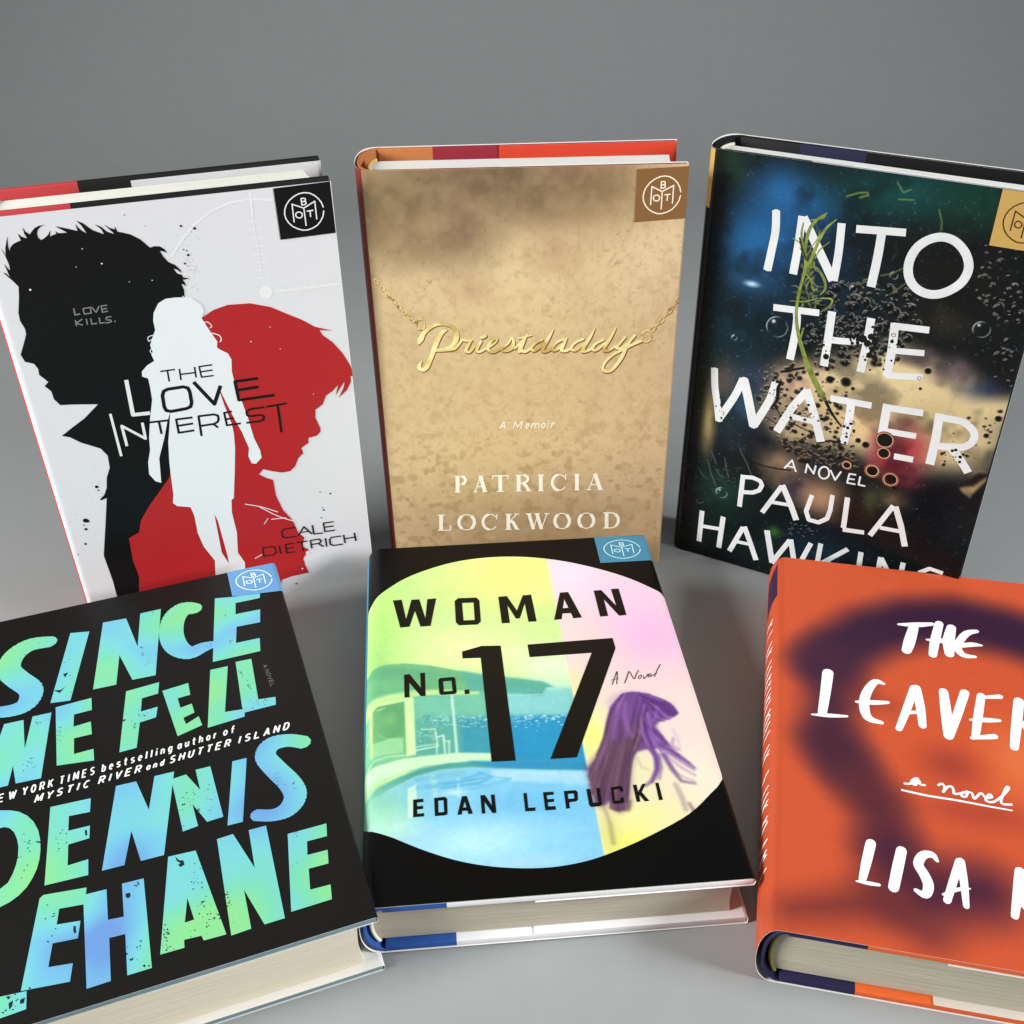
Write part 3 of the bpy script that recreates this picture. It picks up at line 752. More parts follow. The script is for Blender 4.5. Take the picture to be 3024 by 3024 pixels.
# ================================================================== tan book with the gold necklace lettering
bk = Book('tan book with a gold necklace of script letters, standing upright behind the oval-fronted book', POSE['B'], True, 8.0, 0.6, KS)
jk = sweep_jacket(bk, 2.6, (190, 155, 108), (120, 40, 32), (212, 70, 48), (225, 214, 196), 0.4)
mo, mc = mat('orange_case_cloth', (186, 116, 66), 0.7, KS, mottle=0.05), mat('crimson_case_board', (146, 42, 56), 0.6, KS)
board(bk, 'front_board', 9, bk.W - .6, 2.2, True, [mo, mc], 34)
board(bk, 'back_board', 9, bk.W - .6, 2.4, False, [mo, mc], 34)
spine_case(bk, mo)
_, x0, z0, z1 = pages(bk, mat('bright_cream_page_edges', (246, 242, 234), 0.85, 1.0, 0.2, 0.06, 900.0, 0.4, stretch=(0.03, 0.03, 1.0)), 2.4, 5, 6.5, z0=11)
headbands(bk, x0, z0, z1, (205, 168, 96))
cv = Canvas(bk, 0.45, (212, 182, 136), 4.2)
cv.blob((72.25,159.88,44.57,36.15), (228, 204, 152), .8)
cv.blob((134.72,175.06,26.42,30.44), (232, 204, 158), .8)
cv.blob((77.29,98.76,85.78,76.06), (212, 178, 126), .6)
cv.blob((107.44,205.88,27.98,20.56), (158, 128, 86), .75)
cv.blob((57.7,211.32,50.32,21.11), (104, 80, 56), .88)
cv.blob((82.89,210.72,27.76,16.07), (108, 84, 60), .75)
cv.blob((105.7,207.63,21.99,14.5), (136, 108, 74), .6)
cv.blob((14.94,200.38,23.7,25.17), (108, 86, 56), .95)
cv.blob((44.97,188.21,18.94,17.84), (124, 96, 70), .85)
cv.blob((28.41,185.05,17.26,9.89), (150, 120, 86), .6)
cv.blob((88.16,179.01,13.97,10.93), (186, 150, 108), .7)
cv.blob((50.89,160.45,10.67,7.6), (196, 154, 116), .6)
cv.blob((87.22,19.12,93.05,38.3), (158, 130, 92), .9)  # darker foot: part print vignette, part light falloff painted into the colour
cv.blob((0.81,161.79,5.3,85.43), (116, 98, 60), .8)
smk = cv.field(16, 3, 41)
cv.mix((slice(None), slice(None)), np.clip((smk - .48) * 1.3, 0, .25) * np.clip((np.meshgrid(cv.u, cv.v)[1] - 150) / 30, 0, 1), (206, 174, 128))
f1, f2 = cv.field(5, 3, 3), cv.field(2.2, 3, 5)
cv.tint(f1, (182, 146, 96), .5, .85, .24)
cv.tint(1 - f1, (230, 202, 152), .5, .85, .15)
low = np.clip((118 - np.meshgrid(cv.u, cv.v)[1]) / 60, 0.12, 1)
spot = np.clip((cv.field(4.2, 2, 9) - .60) / .10, 0, 1) * low
cv.mix((slice(None), slice(None)), .34 * spot, (146, 110, 66))
cv.tint(f2, (158, 124, 80), .55, .85, .25)
sp2 = np.clip((cv.field(1.5, 2, 19) - .74) / .08, 0, 1) * np.clip(cv.field(30, 2, 21) * 2 - .6, 0, 1)
cv.mix((slice(None), slice(None)), .3 * sp2, (120, 92, 56))
cv.C[:] = cv.C * .9 + cv.C.mean(-1, keepdims=True) * .1
# the soft brown print under the lettering, then the gold letters with their printed bright and dark sides
WORD = [[(23.97,135.02,1.67),(25.1,137.18,3),(26.68,140.18,2.49),(29.6,142.7,1.9),(33.26,144.44,1.65),(37.2,144.42,1.73),(40.49,142.82,2.15),(42.05,139.75,2.66),(41.65,136.06,2.67),(39.44,133.05,2.35),(36.16,131.38,2.27),(33.34,131.1,1.94),(31.53,131.07,1.68)],
    [(37.65,141.48,0.91),(35.21,140.16,2.4),(33.26,137.08,2.75),(31.65,133.27,2.85),(30.25,129.55,2.61),(28.85,126.25,2.63),(27.15,122.71,2.81),(25.51,121.04,2.39),(23.6,121.55,2.39),(23.66,123.71,1.96),(24.9,125.56,0.76)],
    [(36.13,130.93,1.68),(40.58,131.69,1.93),(42.45,133.4,1.84),(44.77,136.32,1.42)], [(44.37,136.33,1.42),(46.74,135.7,1.5),(49.22,135.93,1.42)], [(48.73,135.6,1.5),(47.11,132.83,2.1),(46.14,130.43,2.11),(47.92,129.93,1.94),(50.22,132.52,1.51)],
    [(53.59,135.2,1.67),(52.03,132.69,2.02),(51.27,130.28,2.02),(52.94,129.79,1.69),(55.8,131.48,1.51)], [(53.89,137.03,2.08),(55.79,138.06,2.08)], [(56.2,131.47,1.43),(59.87,134.01,1.34),(61.32,136.16,1.25),(59.32,136,1.5),(57.05,133.21,2.1),(56.9,130.57,2.11),(59.36,129.48,1.94),(63.01,131.28,1.52)],
    [(62.6,130.85,1.43),(66.26,133.61,1.51),(68.12,136.84,1.42),(68.99,133.97,1.93),(68.03,131.13,2.02),(65.39,129.75,1.77),(63.59,130.15,1.43)], [(69.43,131.09,1.69),(72.27,133.88,1.51),(74.3,136.89,1.5),(73.08,134.3,1.93),(71.63,130.37,1.94),(71.82,129.03,1.69)],
    [(75.27,137.93,1.3),(73.57,134.1,2.01),(72.49,130.45,2.11),(74.36,129.25,2.03),(77.31,131.01,1.76)], [(71.51,136.21,1.04),(77.34,137.64,0.96)],
    [(82.41,135.13,1.66),(79.4,133.48,1.57),(77.39,131.01,1.67),(78.56,129.59,1.76),(80.86,130.77,1.58),(83.66,133.36,1.49)], [(87.92,140.42,0.78),(85.74,136.27,2),(83.5,131.75,2.19),(82.75,129.33,2.11),(85.05,129.26,1.76),(87.77,130.94,1.58)],
    [(92.53,135.16,1.75),(89.42,133.56,1.66),(87.27,130.73,1.76),(88.2,129.45,1.76),(90.49,130.5,1.58),(93.39,133.77,1.49)], [(94.07,135.71,1.66),(92.57,131.96,2.11),(91.76,129.44,2.11),(94.28,129.14,1.85),(96.65,130.69,1.58)],
    [(101.92,134.9,1.66),(98.4,133.31,1.66),(96.36,130.47,1.76),(97.85,129.18,1.76),(100.13,130.36,1.58),(102.88,133.27,1.49)], [(107.6,140.6,0.69),(105.32,135.95,2.01),(102.63,130.98,2.2),(101.97,128.6,2.12),(104.57,128.99,1.85),(107.04,130.62,1.58)],
    [(111.54,134.31,1.66),(108.45,132.66,1.67),(106.43,130.18,1.76),(107.72,128.9,1.76),(110,130.08,1.59),(112.42,132.91,1.49)], [(117.56,140.59,0.69),(115.05,135.44,2.01),(112.69,130.93,2.2),(112.48,128.62,2.12),(114.86,129.02,1.85),(117.31,130.93,1.58)],
    [(121.93,135.39,1.66),(119.35,132.12,1.93),(117.97,130.08,1.94),(120.08,129.79,1.76),(122.92,132.02,1.58)], [(126.57,136.17,1.83),(124.52,133.58,2.01),(122.61,129.49,2.2),(120.32,123.98,2.49),(116.51,118.44,2.06),(113.56,117.58,2.25),(111.82,119.05,1.79),(112.97,122.55,1.69),(117.05,126.63,1.77),(122.19,129.5,1.85),(126.28,131.78,2.02),(129.76,133.43,2.28)]]
shadow = [[(a + .30, b - .50, w * .92) for a, b, w in s] for s in WORD]
sheet(bk, jk, 'necklace_shadow_print', 0, mat('brown_print', (118, 82, 46), 0.4, KS), strokes(shadow, True, 'round'))
gold = [(.33, (196, 166, 96)), (.43, (232, 214, 140)), (.55, (244, 230, 172)), (.68, (224, 198, 122))]
thin = [[(x, y, w * (.86 if i < 2 else .74)) for x, y, w in s] for i, s in enumerate(WORD)]
sheet(bk, jk, 'title_lettering', 1, foil('gold_print', gold, KS, 90.0), strokes(thin, True, 'round'))
def chain(a, b, n, rx, ry):
    o = []
    th = math.atan2(b[1] - a[1], b[0] - a[0])
    for i in range(n):
        t = (i + .5) / n
        c = (a[0] + (b[0] - a[0]) * t, a[1] + (b[1] - a[1]) * t + 1.1 * math.sin(math.pi * t) * -1)
        if i % 2 == 0:
            p = [(c[0] + rx * math.cos(k) * math.cos(th) - ry * math.sin(k) * math.sin(th), c[1] + rx * math.cos(k) * math.sin(th) + ry * math.sin(k) * math.cos(th), .55) for k in [j * math.pi / 5 for j in range(10)]]
            o += stroke(p, closed=True)
        else:
            o += stroke([(c[0] - rx * math.cos(th), c[1] - rx * math.sin(th), .5), (c[0] + rx * math.cos(th), c[1] + rx * math.sin(th), .5)], caps='round')
    return o
ca, cb = [(6.03,167.37),(22.54,146.54)]
ca2, cb2 = [(134.29,138.32),(146.88,155.32)]
left_ring, right_ring = strokes([[(27.34,144.48,0.82),(26.82,142.56,0.83),(25.2,141.95,0.83),(23.67,142.64,0.83),(23.4,144.59,0.82),(23.99,146.5,0.82),(25.53,147.23,0.82),(27.06,146.42,0.82)]], True, closed=True), strokes([[(134.43,135.81,0.96),(133.69,137.88,0.96),(131.99,138.61,0.96),(130.38,137.52,0.96),(129.86,135.48,0.96),(130.6,133.41,0.96),(132.31,132.67,0.97),(133.94,133.54,0.96)]], True, closed=True)
mcs, mcg = mat('brown_chain_print', (104, 72, 38), 0.4, KS), foil('gold_chain_print', [(.35, (170, 130, 72)), (.5, (238, 212, 150)), (.62, (200, 164, 98))], KS, 300.0)
for pieces in (chain(ca, cb, 14, 1.3, .75) + left_ring, chain(ca2, cb2, 7, 1.9, .95) + right_ring):
    sheet(bk, jk, 'chain_shadow_print', 0, mcs, [[(x + .2, y - .35) for x, y in p] for p in pieces])
    sheet(bk, jk, 'chain_print', 1, mcg, pieces)
wt = mat('ivory_lettering_ink', (240, 232, 214), 0.4, KS)
sheet(bk, jk, 'author_name', 1, wt, text([('P',[(37.1,49.55),(43.5,49.49),(43.89,59.58),(37.55,59.65)]),
 ('A',[(47.3,49.46),(53.8,49.39),(54.09,59.47),(47.65,59.54)]),
 ('T',[(56.71,49.37),(65.02,49.29),(65.19,59.35),(56.96,59.44)]),
 ('R',[(68.62,49.25),(76.64,49.18),(76.69,59.23),(68.76,59.32)]),
 ('I',[(80.35,49.14),(83.46,49.11),(83.44,59.16),(80.37,59.19)]),
 ('C',[(87.07,49.08),(95.39,49),(95.26,59.03),(87.02,59.12)]),
 ('I',[(99.31,48.96),(102.12,48.93),(101.92,58.96),(99.14,58.99)]),
 ('A',[(106.14,48.89),(113.97,48.82),(113.65,58.83),(105.9,58.91)])] +
    [('L',[(27.02,25.65),(34.07,25.53),(34.55,35.74),(27.56,35.86)]),
 ('O',[(37.55,25.46),(47.38,25.29),(47.73,35.51),(38,35.68)]),
 ('C',[(50.35,25.24),(59.07,25.08),(59.29,35.31),(50.67,35.46)]),
 ('K',[(62.76,25.02),(70.35,24.88),(70.47,35.12),(62.95,35.25)]),
 ('W',[(74.35,24.81),(86.16,24.61),(86.12,34.85),(74.43,35.05)]),
 ('O',[(88.63,24.56),(97.88,24.4),(97.72,34.65),(88.56,34.81)]),
 ('O',[(101.48,24.33),(110.85,24.17),(110.56,34.43),(101.29,34.59)]),
 ('D',[(114.97,24.1),(124.24,23.93),(123.82,34.2),(114.64,34.36)])], serif=True))
sheet(bk, jk, 'subtitle', 1, wt, text([('A',[(61.32,86.95),(63.92,86.94),(64.86,91.01),(62.27,91.02)]),
 ('M',[(68.07,86.93),(71.92,86.91),(72.83,90.99),(68.99,91)]),
 ('e',[(74.14,86.91),(75.78,86.9),(76.67,90.98),(75.04,90.98)]),
 ('m',[(76.94,86.9),(80.89,86.88),(81.76,90.96),(77.83,90.97)]),
 ('o',[(81.96,86.88),(83.79,86.87),(84.65,90.95),(82.82,90.96)]),
 ('i',[(84.95,86.87),(85.72,86.87),(86.57,90.94),(85.8,90.95)]),
 ('r',[(86.88,86.86),(88.81,86.86),(89.64,90.93),(87.72,90.94)])], .13))
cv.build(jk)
badge(bk, jk, [(123.84,191.62),(147.46,192.89),(147.37,216.06),(123.94,215.27)], (132, 94, 56), (250, 232, 204))

# ================================================================== dark underwater book
bk = Book('dark underwater book with wavy white capitals, standing upright behind the orange book', POSE['C'], True, 7.0, 0.6, KS)
jk = sweep_jacket(bk, 2.6, (12, 15, 16), (10, 13, 13), (14, 15, 16), (188, 190, 194), 0.35)
sheet(bk, jk, 'spine_patch_print', 1, mat('gold_spine_print', (202, 164, 92), 0.42, KS), [[(.05, bk.H - 27), (4.6, bk.H - 27), (4.9, bk.H - .2), (.05, bk.H - .2)]])
mk, mn = mat('black_case_cloth', (20, 20, 22), 0.6, KS), mat('navy_case_board', (34, 36, 66), 0.6, KS)
board(bk, 'front_board', 8, bk.W - .6, 2.6, True, [mk, mat('grey_board_edge', (176, 178, 182), .6, KS)], 48)
board(bk, 'back_board', 8, bk.W - .6, 2.6, False, [mk, mn], 36)
spine_case(bk, mk)
_, x0, z0, z1 = pages(bk, mat('bright_cream_page_edges', (246, 244, 238), 0.85, 1.0, 0.2, 0.06, 900.0, 0.4, stretch=(0.03, 0.03, 1.0)), 2.6, 5, 4.5, z0=8)
headbands(bk, x0, z0, z1, (212, 206, 190))
cv = Canvas(bk, 0.36, (17, 22, 24))
R = random.Random(11)
B = cv.blob
B((10.55,212.31,11.32,12.39), (40, 62, 34), .8)
B((37.42,184.9,28.38,28.4), (26, 74, 118), .95)
B((37.46,203.67,12.59,11.57), (38, 96, 148), .9)
B((29.61,177.38,16.73,16.71), (38, 98, 152), .88)
B((52.23,200.1,12.31,9.89), (34, 88, 140), .7)
B((28.18,159.84,10.84,5.48), (70, 120, 170), .5)
B((92.66,210.39,37.51,14.89), (20, 74, 72), .9)
B((118.94,209.74,15.7,12.34), (20, 66, 48), .85)
B((64.38,165.02,37.85,17.64), (24, 44, 62), .6)
B((25.19,138.33,24.26,24.88), (22, 48, 66), .7)
B((115.65,176.69,31.61,31.61), (22, 22, 19), .95)
B((113.13,158.87,13.18,9.53), (48, 44, 30), .7)
cv.poly([(43.57,96.07),(45.41,111.06),(53.17,122),(66.39,130),(84.54,136.09),(96.52,144.41),(112.23,139.67),(123.92,137.79),(136.41,131.54),(147.6,130.61),(153.85,130.34),(155.16,111.79),(148.32,100.07),(146.97,91.65),(123.71,82.69),(109.71,78.52),(90.59,85.66),(69.78,84.04),(54.06,81.81)], (206, 186, 142), 9, .95)
B((56.03,114.68,14.6,10.83), (206, 168, 142), .8)
B((91.77,104.58,17.37,12.77), (218, 184, 134), .7)
B((106.93,129.02,26.98,10.18), (212, 194, 148), .7)
cv.poly([(97.81,141.93),(113.48,145.47),(113.12,135.23),(101.39,136.21)], (74, 62, 66), 3, .85)
B((124.1,136.9,10.97,8.11), (104, 88, 96), .8)
B((140.89,132.65,12.98,5.4), (42, 58, 86), .85, .45)
B((146.29,139.47,8.98,9.72), (20, 22, 22), .95)
B((149.99,123.75,8.36,6.38), (214, 190, 150), .6)
B((151.03,112.59,10.02,7.46), (110, 112, 92), .6)
B((129.67,110.7,16.09,14.22), (196, 178, 130), .6)
B((109.45,107.26,7.55,5.8), (84, 68, 58), .85)
B((119.8,102.06,7.46,15.53), (148, 136, 86), .5)
B((112.04,93.81,11.9,11.9), (158, 52, 64), .95)
B((101.75,92.98,7.37,10), (120, 34, 50), .9)
B((108.77,83.52,13.01,6.09), (138, 30, 54), .85)
B((113.6,76.56,11.29,5.13), (146, 44, 60), .85)
B((31.04,96.01,11.7,22.83), (38, 68, 92), .85)
B((21.02,107.17,8.8,11.24), (98, 82, 76), .7)
B((35.88,111.81,8.53,9.02), (58, 60, 88), .6)
B((15.08,83.21,4.27,20.42), (176, 154, 100), .9)
B((49.09,97.51,12.27,11.25), (110, 98, 88), .8)
B((62.3,96.79,17.55,11.18), (150, 132, 104), .7)
cv.poly([(40.3,75.79),(67.99,83.53),(92.32,80.85),(95.84,70.93),(42.86,54.95)], (36, 38, 40), 5, .85)
B((54.7,69.95,11.63,7.53), (150, 120, 92), .8)
B((62.21,57.7,14.59,7.68), (172, 136, 104), .75, -.4)
B((77.87,55.75,12.35,12), (176, 138, 104), .85)
B((62.52,55.53,5.85,7.71), (48, 40, 62), .8)
B((111.33,65.09,7.97,6.3), (150, 124, 84), .7)
B((100.39,60.56,4.54,9.6), (74, 84, 50), .7)
B((94.31,53.04,9.27,7.6), (30, 24, 18), .9)
B((131.19,71.3,16.96,16.41), (14, 18, 24), .9)
cv.poly([(138.74,79.97),(143.38,85.53),(148.92,90.26),(148.8,87.17),(143.74,76.28),(139.95,78.25)], (186, 158, 110), 1.2, .9)
cv.poly([(139.32,81.19),(144.86,90.07),(150.34,91.19),(144.02,82.63)], (18, 18, 18), 1.2, .9)
B((26.75,44.55,16.77,14.93), (20, 58, 46), .75)
B((38.62,21.9,31.74,14.27), (16, 34, 30), .7)
B((80.98,22.95,25.65,13.9), (26, 44, 58), .7)
B((56.37,27.82,4.08,3.49), (60, 104, 46), .8)
B((8.94,8.2,10.15,13.65), (26, 34, 18), .6)
B((3.82,153.25,6.65,112.94), (10, 14, 14), .8)
g = cv.field(1.1, 2, 4)
cv.tint(g, (96, 140, 180), .74, .92, .35)
cv.tint(cv.field(12, 3, 8), (10, 14, 16), .5, .75, .4)
def bubbles(poly, n, r0, r1, dark, rim, bright):
    xs, ys = [p[0] for p in poly], [p[1] for p in poly]
    k = 0
    while k < n:
        x, y = R.uniform(min(xs), max(xs)), R.uniform(min(ys), max(ys))
        ins = False
        for i in range(len(poly)):
            (xa, ya), (xb, yb) = poly[i - 1], poly[i]
            if (ya > y) != (yb > y) and x < (xb - xa) * (y - ya) / (yb - ya) + xa:
                ins = not ins
        if not ins:
            continue
        k += 1
        r = r0 + (r1 - r0) * R.random() ** 2.2
        cv.blob((x, y, r * 1.1, r * 1.1), dark, .95, 0, 3)
        cv.ring(x, y, r, .34, rim, .8, R.uniform(.8, 2.6), .1)
        if bright and r > .7:
            cv.blob((x - r * .3, y + r * .35, r * .3, r * .22), (235, 236, 232), bright)
bubbles([(56.84,158.1),(72,170.05),(97.88,171.54),(106.34,160.99),(101.27,145.47),(98.53,133.66),(82.69,131.85),(70.39,127.04),(56.92,133.65)], 300, .5, 2.1, (12, 13, 13), (178, 176, 168), .6)
bubbles([(40.63,119.04),(69.8,130.78),(80.09,121.54),(88.37,93.41),(77.2,83.99),(49.15,82.61),(39.1,101.22)], 230, .35, 1.5, (24, 20, 18), (214, 196, 160), .25)
bubbles([(118.8,197.06),(137.06,200.18),(143.8,172.14),(148.24,134.47),(140.49,134.4),(137.17,162.23),(125.69,172.72)], 70, .45, 1.7, (18, 18, 17), (176, 168, 158), .7)
bubbles([(49.15,82.61),(88.19,89.18),(93.19,75.76),(65.91,72.1)], 110, .5, 1.7, (20, 18, 16), (190, 166, 124), .4)
bubbles([(134.65,117.84),(152.39,129.97),(155.84,102.23),(129.14,89.47),(119.67,85.67)], 36, .35, 1.0, (36, 30, 22), (228, 210, 172), .3)
bubbles([(1.19,60.33),(31.9,80.13),(41.61,65.11),(24.45,36.7),(6.07,28.49)], 60, .3, .8, (14, 20, 20), (96, 108, 104), 0)
bubbles([(59.61,33.68),(83.54,43.86),(76.04,29.64),(61.51,27.13)], 24, .3, .9, (12, 20, 20), (130, 146, 140), .3)
for q, r in (([(78.9,120.76)], 2.5), ([(71.47,120.23)], 2.0), ([(113.33,134.62)], 1.6), ([(111.78,125.44)], .8), ([(82.57,118.22)], 1.0), ([(93.29,90.82)], 1.8), ([(143.73,109.62)], 1.3), ([(146.74,119.11)], 1.6), ([(89.48,92.16)], 1.4)):
    cv.blob((q[0][0], q[0][1], r, r), (12, 12, 12), 1, 0, 3)
    cv.ring(q[0][0], q[0][1], r * 1.15, .35, (226, 206, 164), .6, 2.2, .2)
for q, r in (([(43.27,141.04)], 5.0), ([(130.77,158.5)], 3.5), ([(23.45,131.28)], 1.3), ([(26.39,43.02)], 3.0), ([(90.74,175.36)], 1.6), ([(74.74,166.15)], 1.5)):
    cv.ring(q[0][0], q[0][1], r, .5, (196, 208, 210), .8, 2.6, .25)
    cv.ring(q[0][0], q[0][1], r, .4, (150, 166, 168), .8, -.6, .25)
    cv.blob((q[0][0] - r * .4, q[0][1] + r * .5, r * .2, r * .2), (240, 244, 244), .9)
cv.blob((28.75,159.58,3.61,1.46), (190, 220, 240), .9)
for s in ([(65.17,206.21,0.8),(69.62,208.35,0.79),(73.46,209.09,0.79),(74.05,207.97,0.79),(70.71,206.65,0.79)], [(84.92,214.77,0.61),(87.89,211.26,0.62),(90.65,212.85,0.61)], [(86.53,208.26,0.62),(92.59,208.8,0.62)], [(103.31,206.49,0.53),(105.53,201.26,0.54),(105.81,198.09,0.54)]):
    cv.line(s, (120, 132, 66), .3, .75)
for s in ([(85.27,174.32,0.74),(89.8,176.04,0.74),(93.97,179.39,0.73)], [(90.74,166.64,0.67),(95.4,171.92,0.66),(97.39,174.04,0.65)], [(47.66,154.87,0.72),(55.42,155.97,0.71),(59.37,158.6,0.7)], [(75.66,168.1,0.68),(80.97,170.89,0.67)]):
    cv.line(s, (92, 98, 60), .3, .8)
for s in ([(32.03,71.38,0.77),(36.54,68.5,0.77),(40.54,66,0.77),(47.07,65.28,0.77),(54.29,65.83,0.76),(60.02,66.74,0.76)], [(40.54,66,0.58),(39.63,62.06,0.58),(41.6,57.34,0.59)], [(41.8,59.52,0.58),(47.29,56.39,0.58),(51.5,52.34,0.58)], [(46.99,100.51,0.64),(52.68,94.18,0.64),(58.15,92.69,0.64),(66.71,90.58,0.63)], [(43.99,92.88,0.55),(49.16,90.78,0.55),(52.38,93.12,0.55)], [(70.89,85.81,1.18),(76.92,88.47,1.17),(84.61,88.65,1.15)], [(60.13,81.81,0.55),(63.09,85.63,0.55),(66.16,88.46,0.54)]):
    cv.line(s, (14, 14, 16), .3, .95)
for s in ([(17.15,60.29,0.45),(19.29,53.39,0.45),(22.91,46.31,0.46)], [(12.96,53.69,0.46),(15.21,50.55,0.46),(17.78,49.14,0.46)], [(25.78,64.37,0.44),(27.37,58.46,0.45),(29.15,53.08,0.45)], [(21.88,56.31,0.45),(24.12,53.2,0.45),(26.14,52.18,0.45)], [(18.21,66.43,0.44),(20.25,62.78,0.45),(21.55,59.43,0.45)], [(32.9,71.88,0.48),(37.47,64.58,0.49),(42.33,55.16,0.49)], [(13.31,34.47,0.42),(14.48,32.58,0.42),(17.31,34.04,0.42)]):
    cv.line(s, (104, 104, 96), .3, .8)
R = random.Random(31)
for k in range(80):
    t = R.random()
    x0, y0 = [(51.63,187.3)][0]
    x1, y1 = [(53.12,153.66)][0]
    px, py = x0 + (x1 - x0) * t + R.gauss(1.5, 3), y0 + (y1 - y0) * t
    an = R.uniform(-2.2, -.6) if R.random() < .6 else R.uniform(.6, 2.4)
    L = R.uniform(3, 10)
    p = [(px, py, .7), (px + L * .5 * math.cos(an), py + L * .5 * math.sin(an), .45), (px + L * .9 * math.cos(an + .5), py + L * .9 * math.sin(an + .5), .15)]
    cv.line(smooth_path(p, 4), R.choice([(142, 150, 84), (112, 116, 66), (96, 92, 50), (26, 24, 18)]), .25, .85)
for k in range(60):
    x, y = R.uniform(20, bk.W - 8), R.uniform(60, 160)
    cv.blob((x, y, .28, .2), (214, 220, 216), R.uniform(.3, .8))
cv.C[:] = np.clip((cv.C - 20) * 1.08 + 19, 3, 255)
cv.build(jk, rough=0.3, mottle=0.05, spec=0.18)
wc = mat('white_wavy_ink', (226, 229, 230), 0.3, KS, 0.3, mottle=0.08, scale=90.0)
sheet(bk, jk, 'title_lettering', 1, wc, strokes([[(35.57,195.54,3.55),(36.51,186.49,3.61),(35.94,177.6,3.66),(35.14,167.41,3.73)], [(47.49,194.81,3.51),(47.56,181.4,3.59),(47.15,167.84,3.68)], [(48.06,194.39,3.84),(65.23,168.23,3.94)], [(64.91,194.44,3.43),(65.68,181.12,3.51),(65.59,168.12,3.59)],
    [(82.31,194.15,3.68),(82.5,181.56,3.76),(82.06,168.46,3.85)], [(50.81,151.33,3.58),(51.91,147.34,3.6),(52.16,139.33,3.65),(51.5,126.06,3.73)], [(67.19,153.78,3.67),(67.49,139.84,3.76),(67.65,126.4,3.84)], [(84.76,154.15,3.59),(84.9,141.82,3.67),(84.51,127.28,3.76)],
    [(66.62,139.83,3.23),(76.85,140.97,3.18),(83.72,143.24,3.14)], [(95.22,154,3.72),(96.22,140.64,3.8),(96.42,128.21,3.88)], [(15.33,113.06,3.57),(16.57,102.94,3.62),(18.69,93.91,3.67),(20.68,84.47,3.71)], [(20.02,85.06,3.92),(23.6,92.49,3.86),(27.5,101.44,3.79),(30.3,110.66,3.72)], [(30.58,110.73,4.5),(33.33,102.91,4.55),(36.12,94.13,4.59),(38.63,86.23,4.64)],
    [(38.58,86.65,4.03),(42.18,95.71,3.96),(44.95,103.75,3.9),(46.34,112.52,3.84)]], True) +
    strokes([[(71.43,193,3.41),(92.13,194.81,3.31)], [(40.24,150.28,3.27),(61.61,151.88,3.18)], [(94.59,152.51,3.22),(110.03,153.75,3.15)], [(96.35,140.85,2.93),(110.16,142.7,2.88)], [(95.7,128.42,3.18),(111.81,131.15,3.1)],
    [(50.38,86.4,3.98),(56.06,101.4,3.86),(62.05,112.33,3.77)], [(61.46,112.59,3.96),(67.16,100.14,4.01),(72.35,86.67,4.08)], [(55.8,96.64,2.92),(68.09,96.45,2.88)], [(73.21,110.89,3.36),(92.42,111.78,3.28)], [(83.02,111.37,3.87),(83.62,100.38,3.94),(83.04,88.59,4.01)],
    [(99.23,114.32,3.96),(99.69,97.55,4.07)], [(98.88,112.45,3.43),(115.44,113.79,3.36)], [(99.36,100.32,3.13),(114.67,101.45,3.07)], [(106.97,88.44,3.16),(115.74,88.99,3.13)], [(122.42,115.42,3.84),(123.34,102.03,3.93),(123.37,88.61,4.01)],
    [(129.8,100.32,3.73),(135.47,95.18,3.74),(140.44,89.1,3.75)]]) + stroke([(122.33,113.44,3.51),(131.45,113.9,3.46),(135.85,112.36,3.46),(138.8,109.25,3.46),(138.86,105.34,3.48),(137.15,102.68,3.51),(134.25,100.87,3.53),(124.01,98.8,3.59)], True) +
    stroke([(119.9,184.2,3.73),(117.52,189.94,3.7),(112.67,194.23,3.69),(107.12,195.39,3.71),(101.8,193.34,3.75),(97.65,188.9,3.8),(95.87,182.71,3.85),(96.76,176.49,3.89),(100.18,171.99,3.91),(105.34,169.97,3.89),(110.68,170.77,3.86),(115.46,173.94,3.82),(118.83,178.31,3.77)], True, True))
sheet(bk, jk, 'subtitle', 1, wc, strokes([[(56.85,66.99,0.92),(60.1,72.69,0.9),(62.87,66.65,0.91)], [(58.15,68.81,0.81),(61.81,68.77,0.81)], [(67.55,67.37,0.9),(67.75,72.49,0.9),(71.62,68.13,0.9),(72,73.08,0.89)], [(79.28,72.59,0.89),(82.39,67.71,0.89),(84.46,73.25,0.88)], [(91.76,73.46,0.87),(88.52,73.15,0.88),(88.3,67.85,0.88),(92.29,68.18,0.88)], [(88.53,70.33,0.78),(91.51,70.67,0.78)], [(93.81,73.21,0.87),(93.72,68.4,0.88),(96.99,68.52,0.87)]]) +
    stroke([(78.99,70.32,0.89),(78.01,72.98,0.89),(75.88,73.45,0.89),(74.3,71.56,0.89),(74.15,68.88,0.9),(75.37,67.04,0.9),(77.27,66.95,0.9),(78.71,68.48,0.89)], True, True))
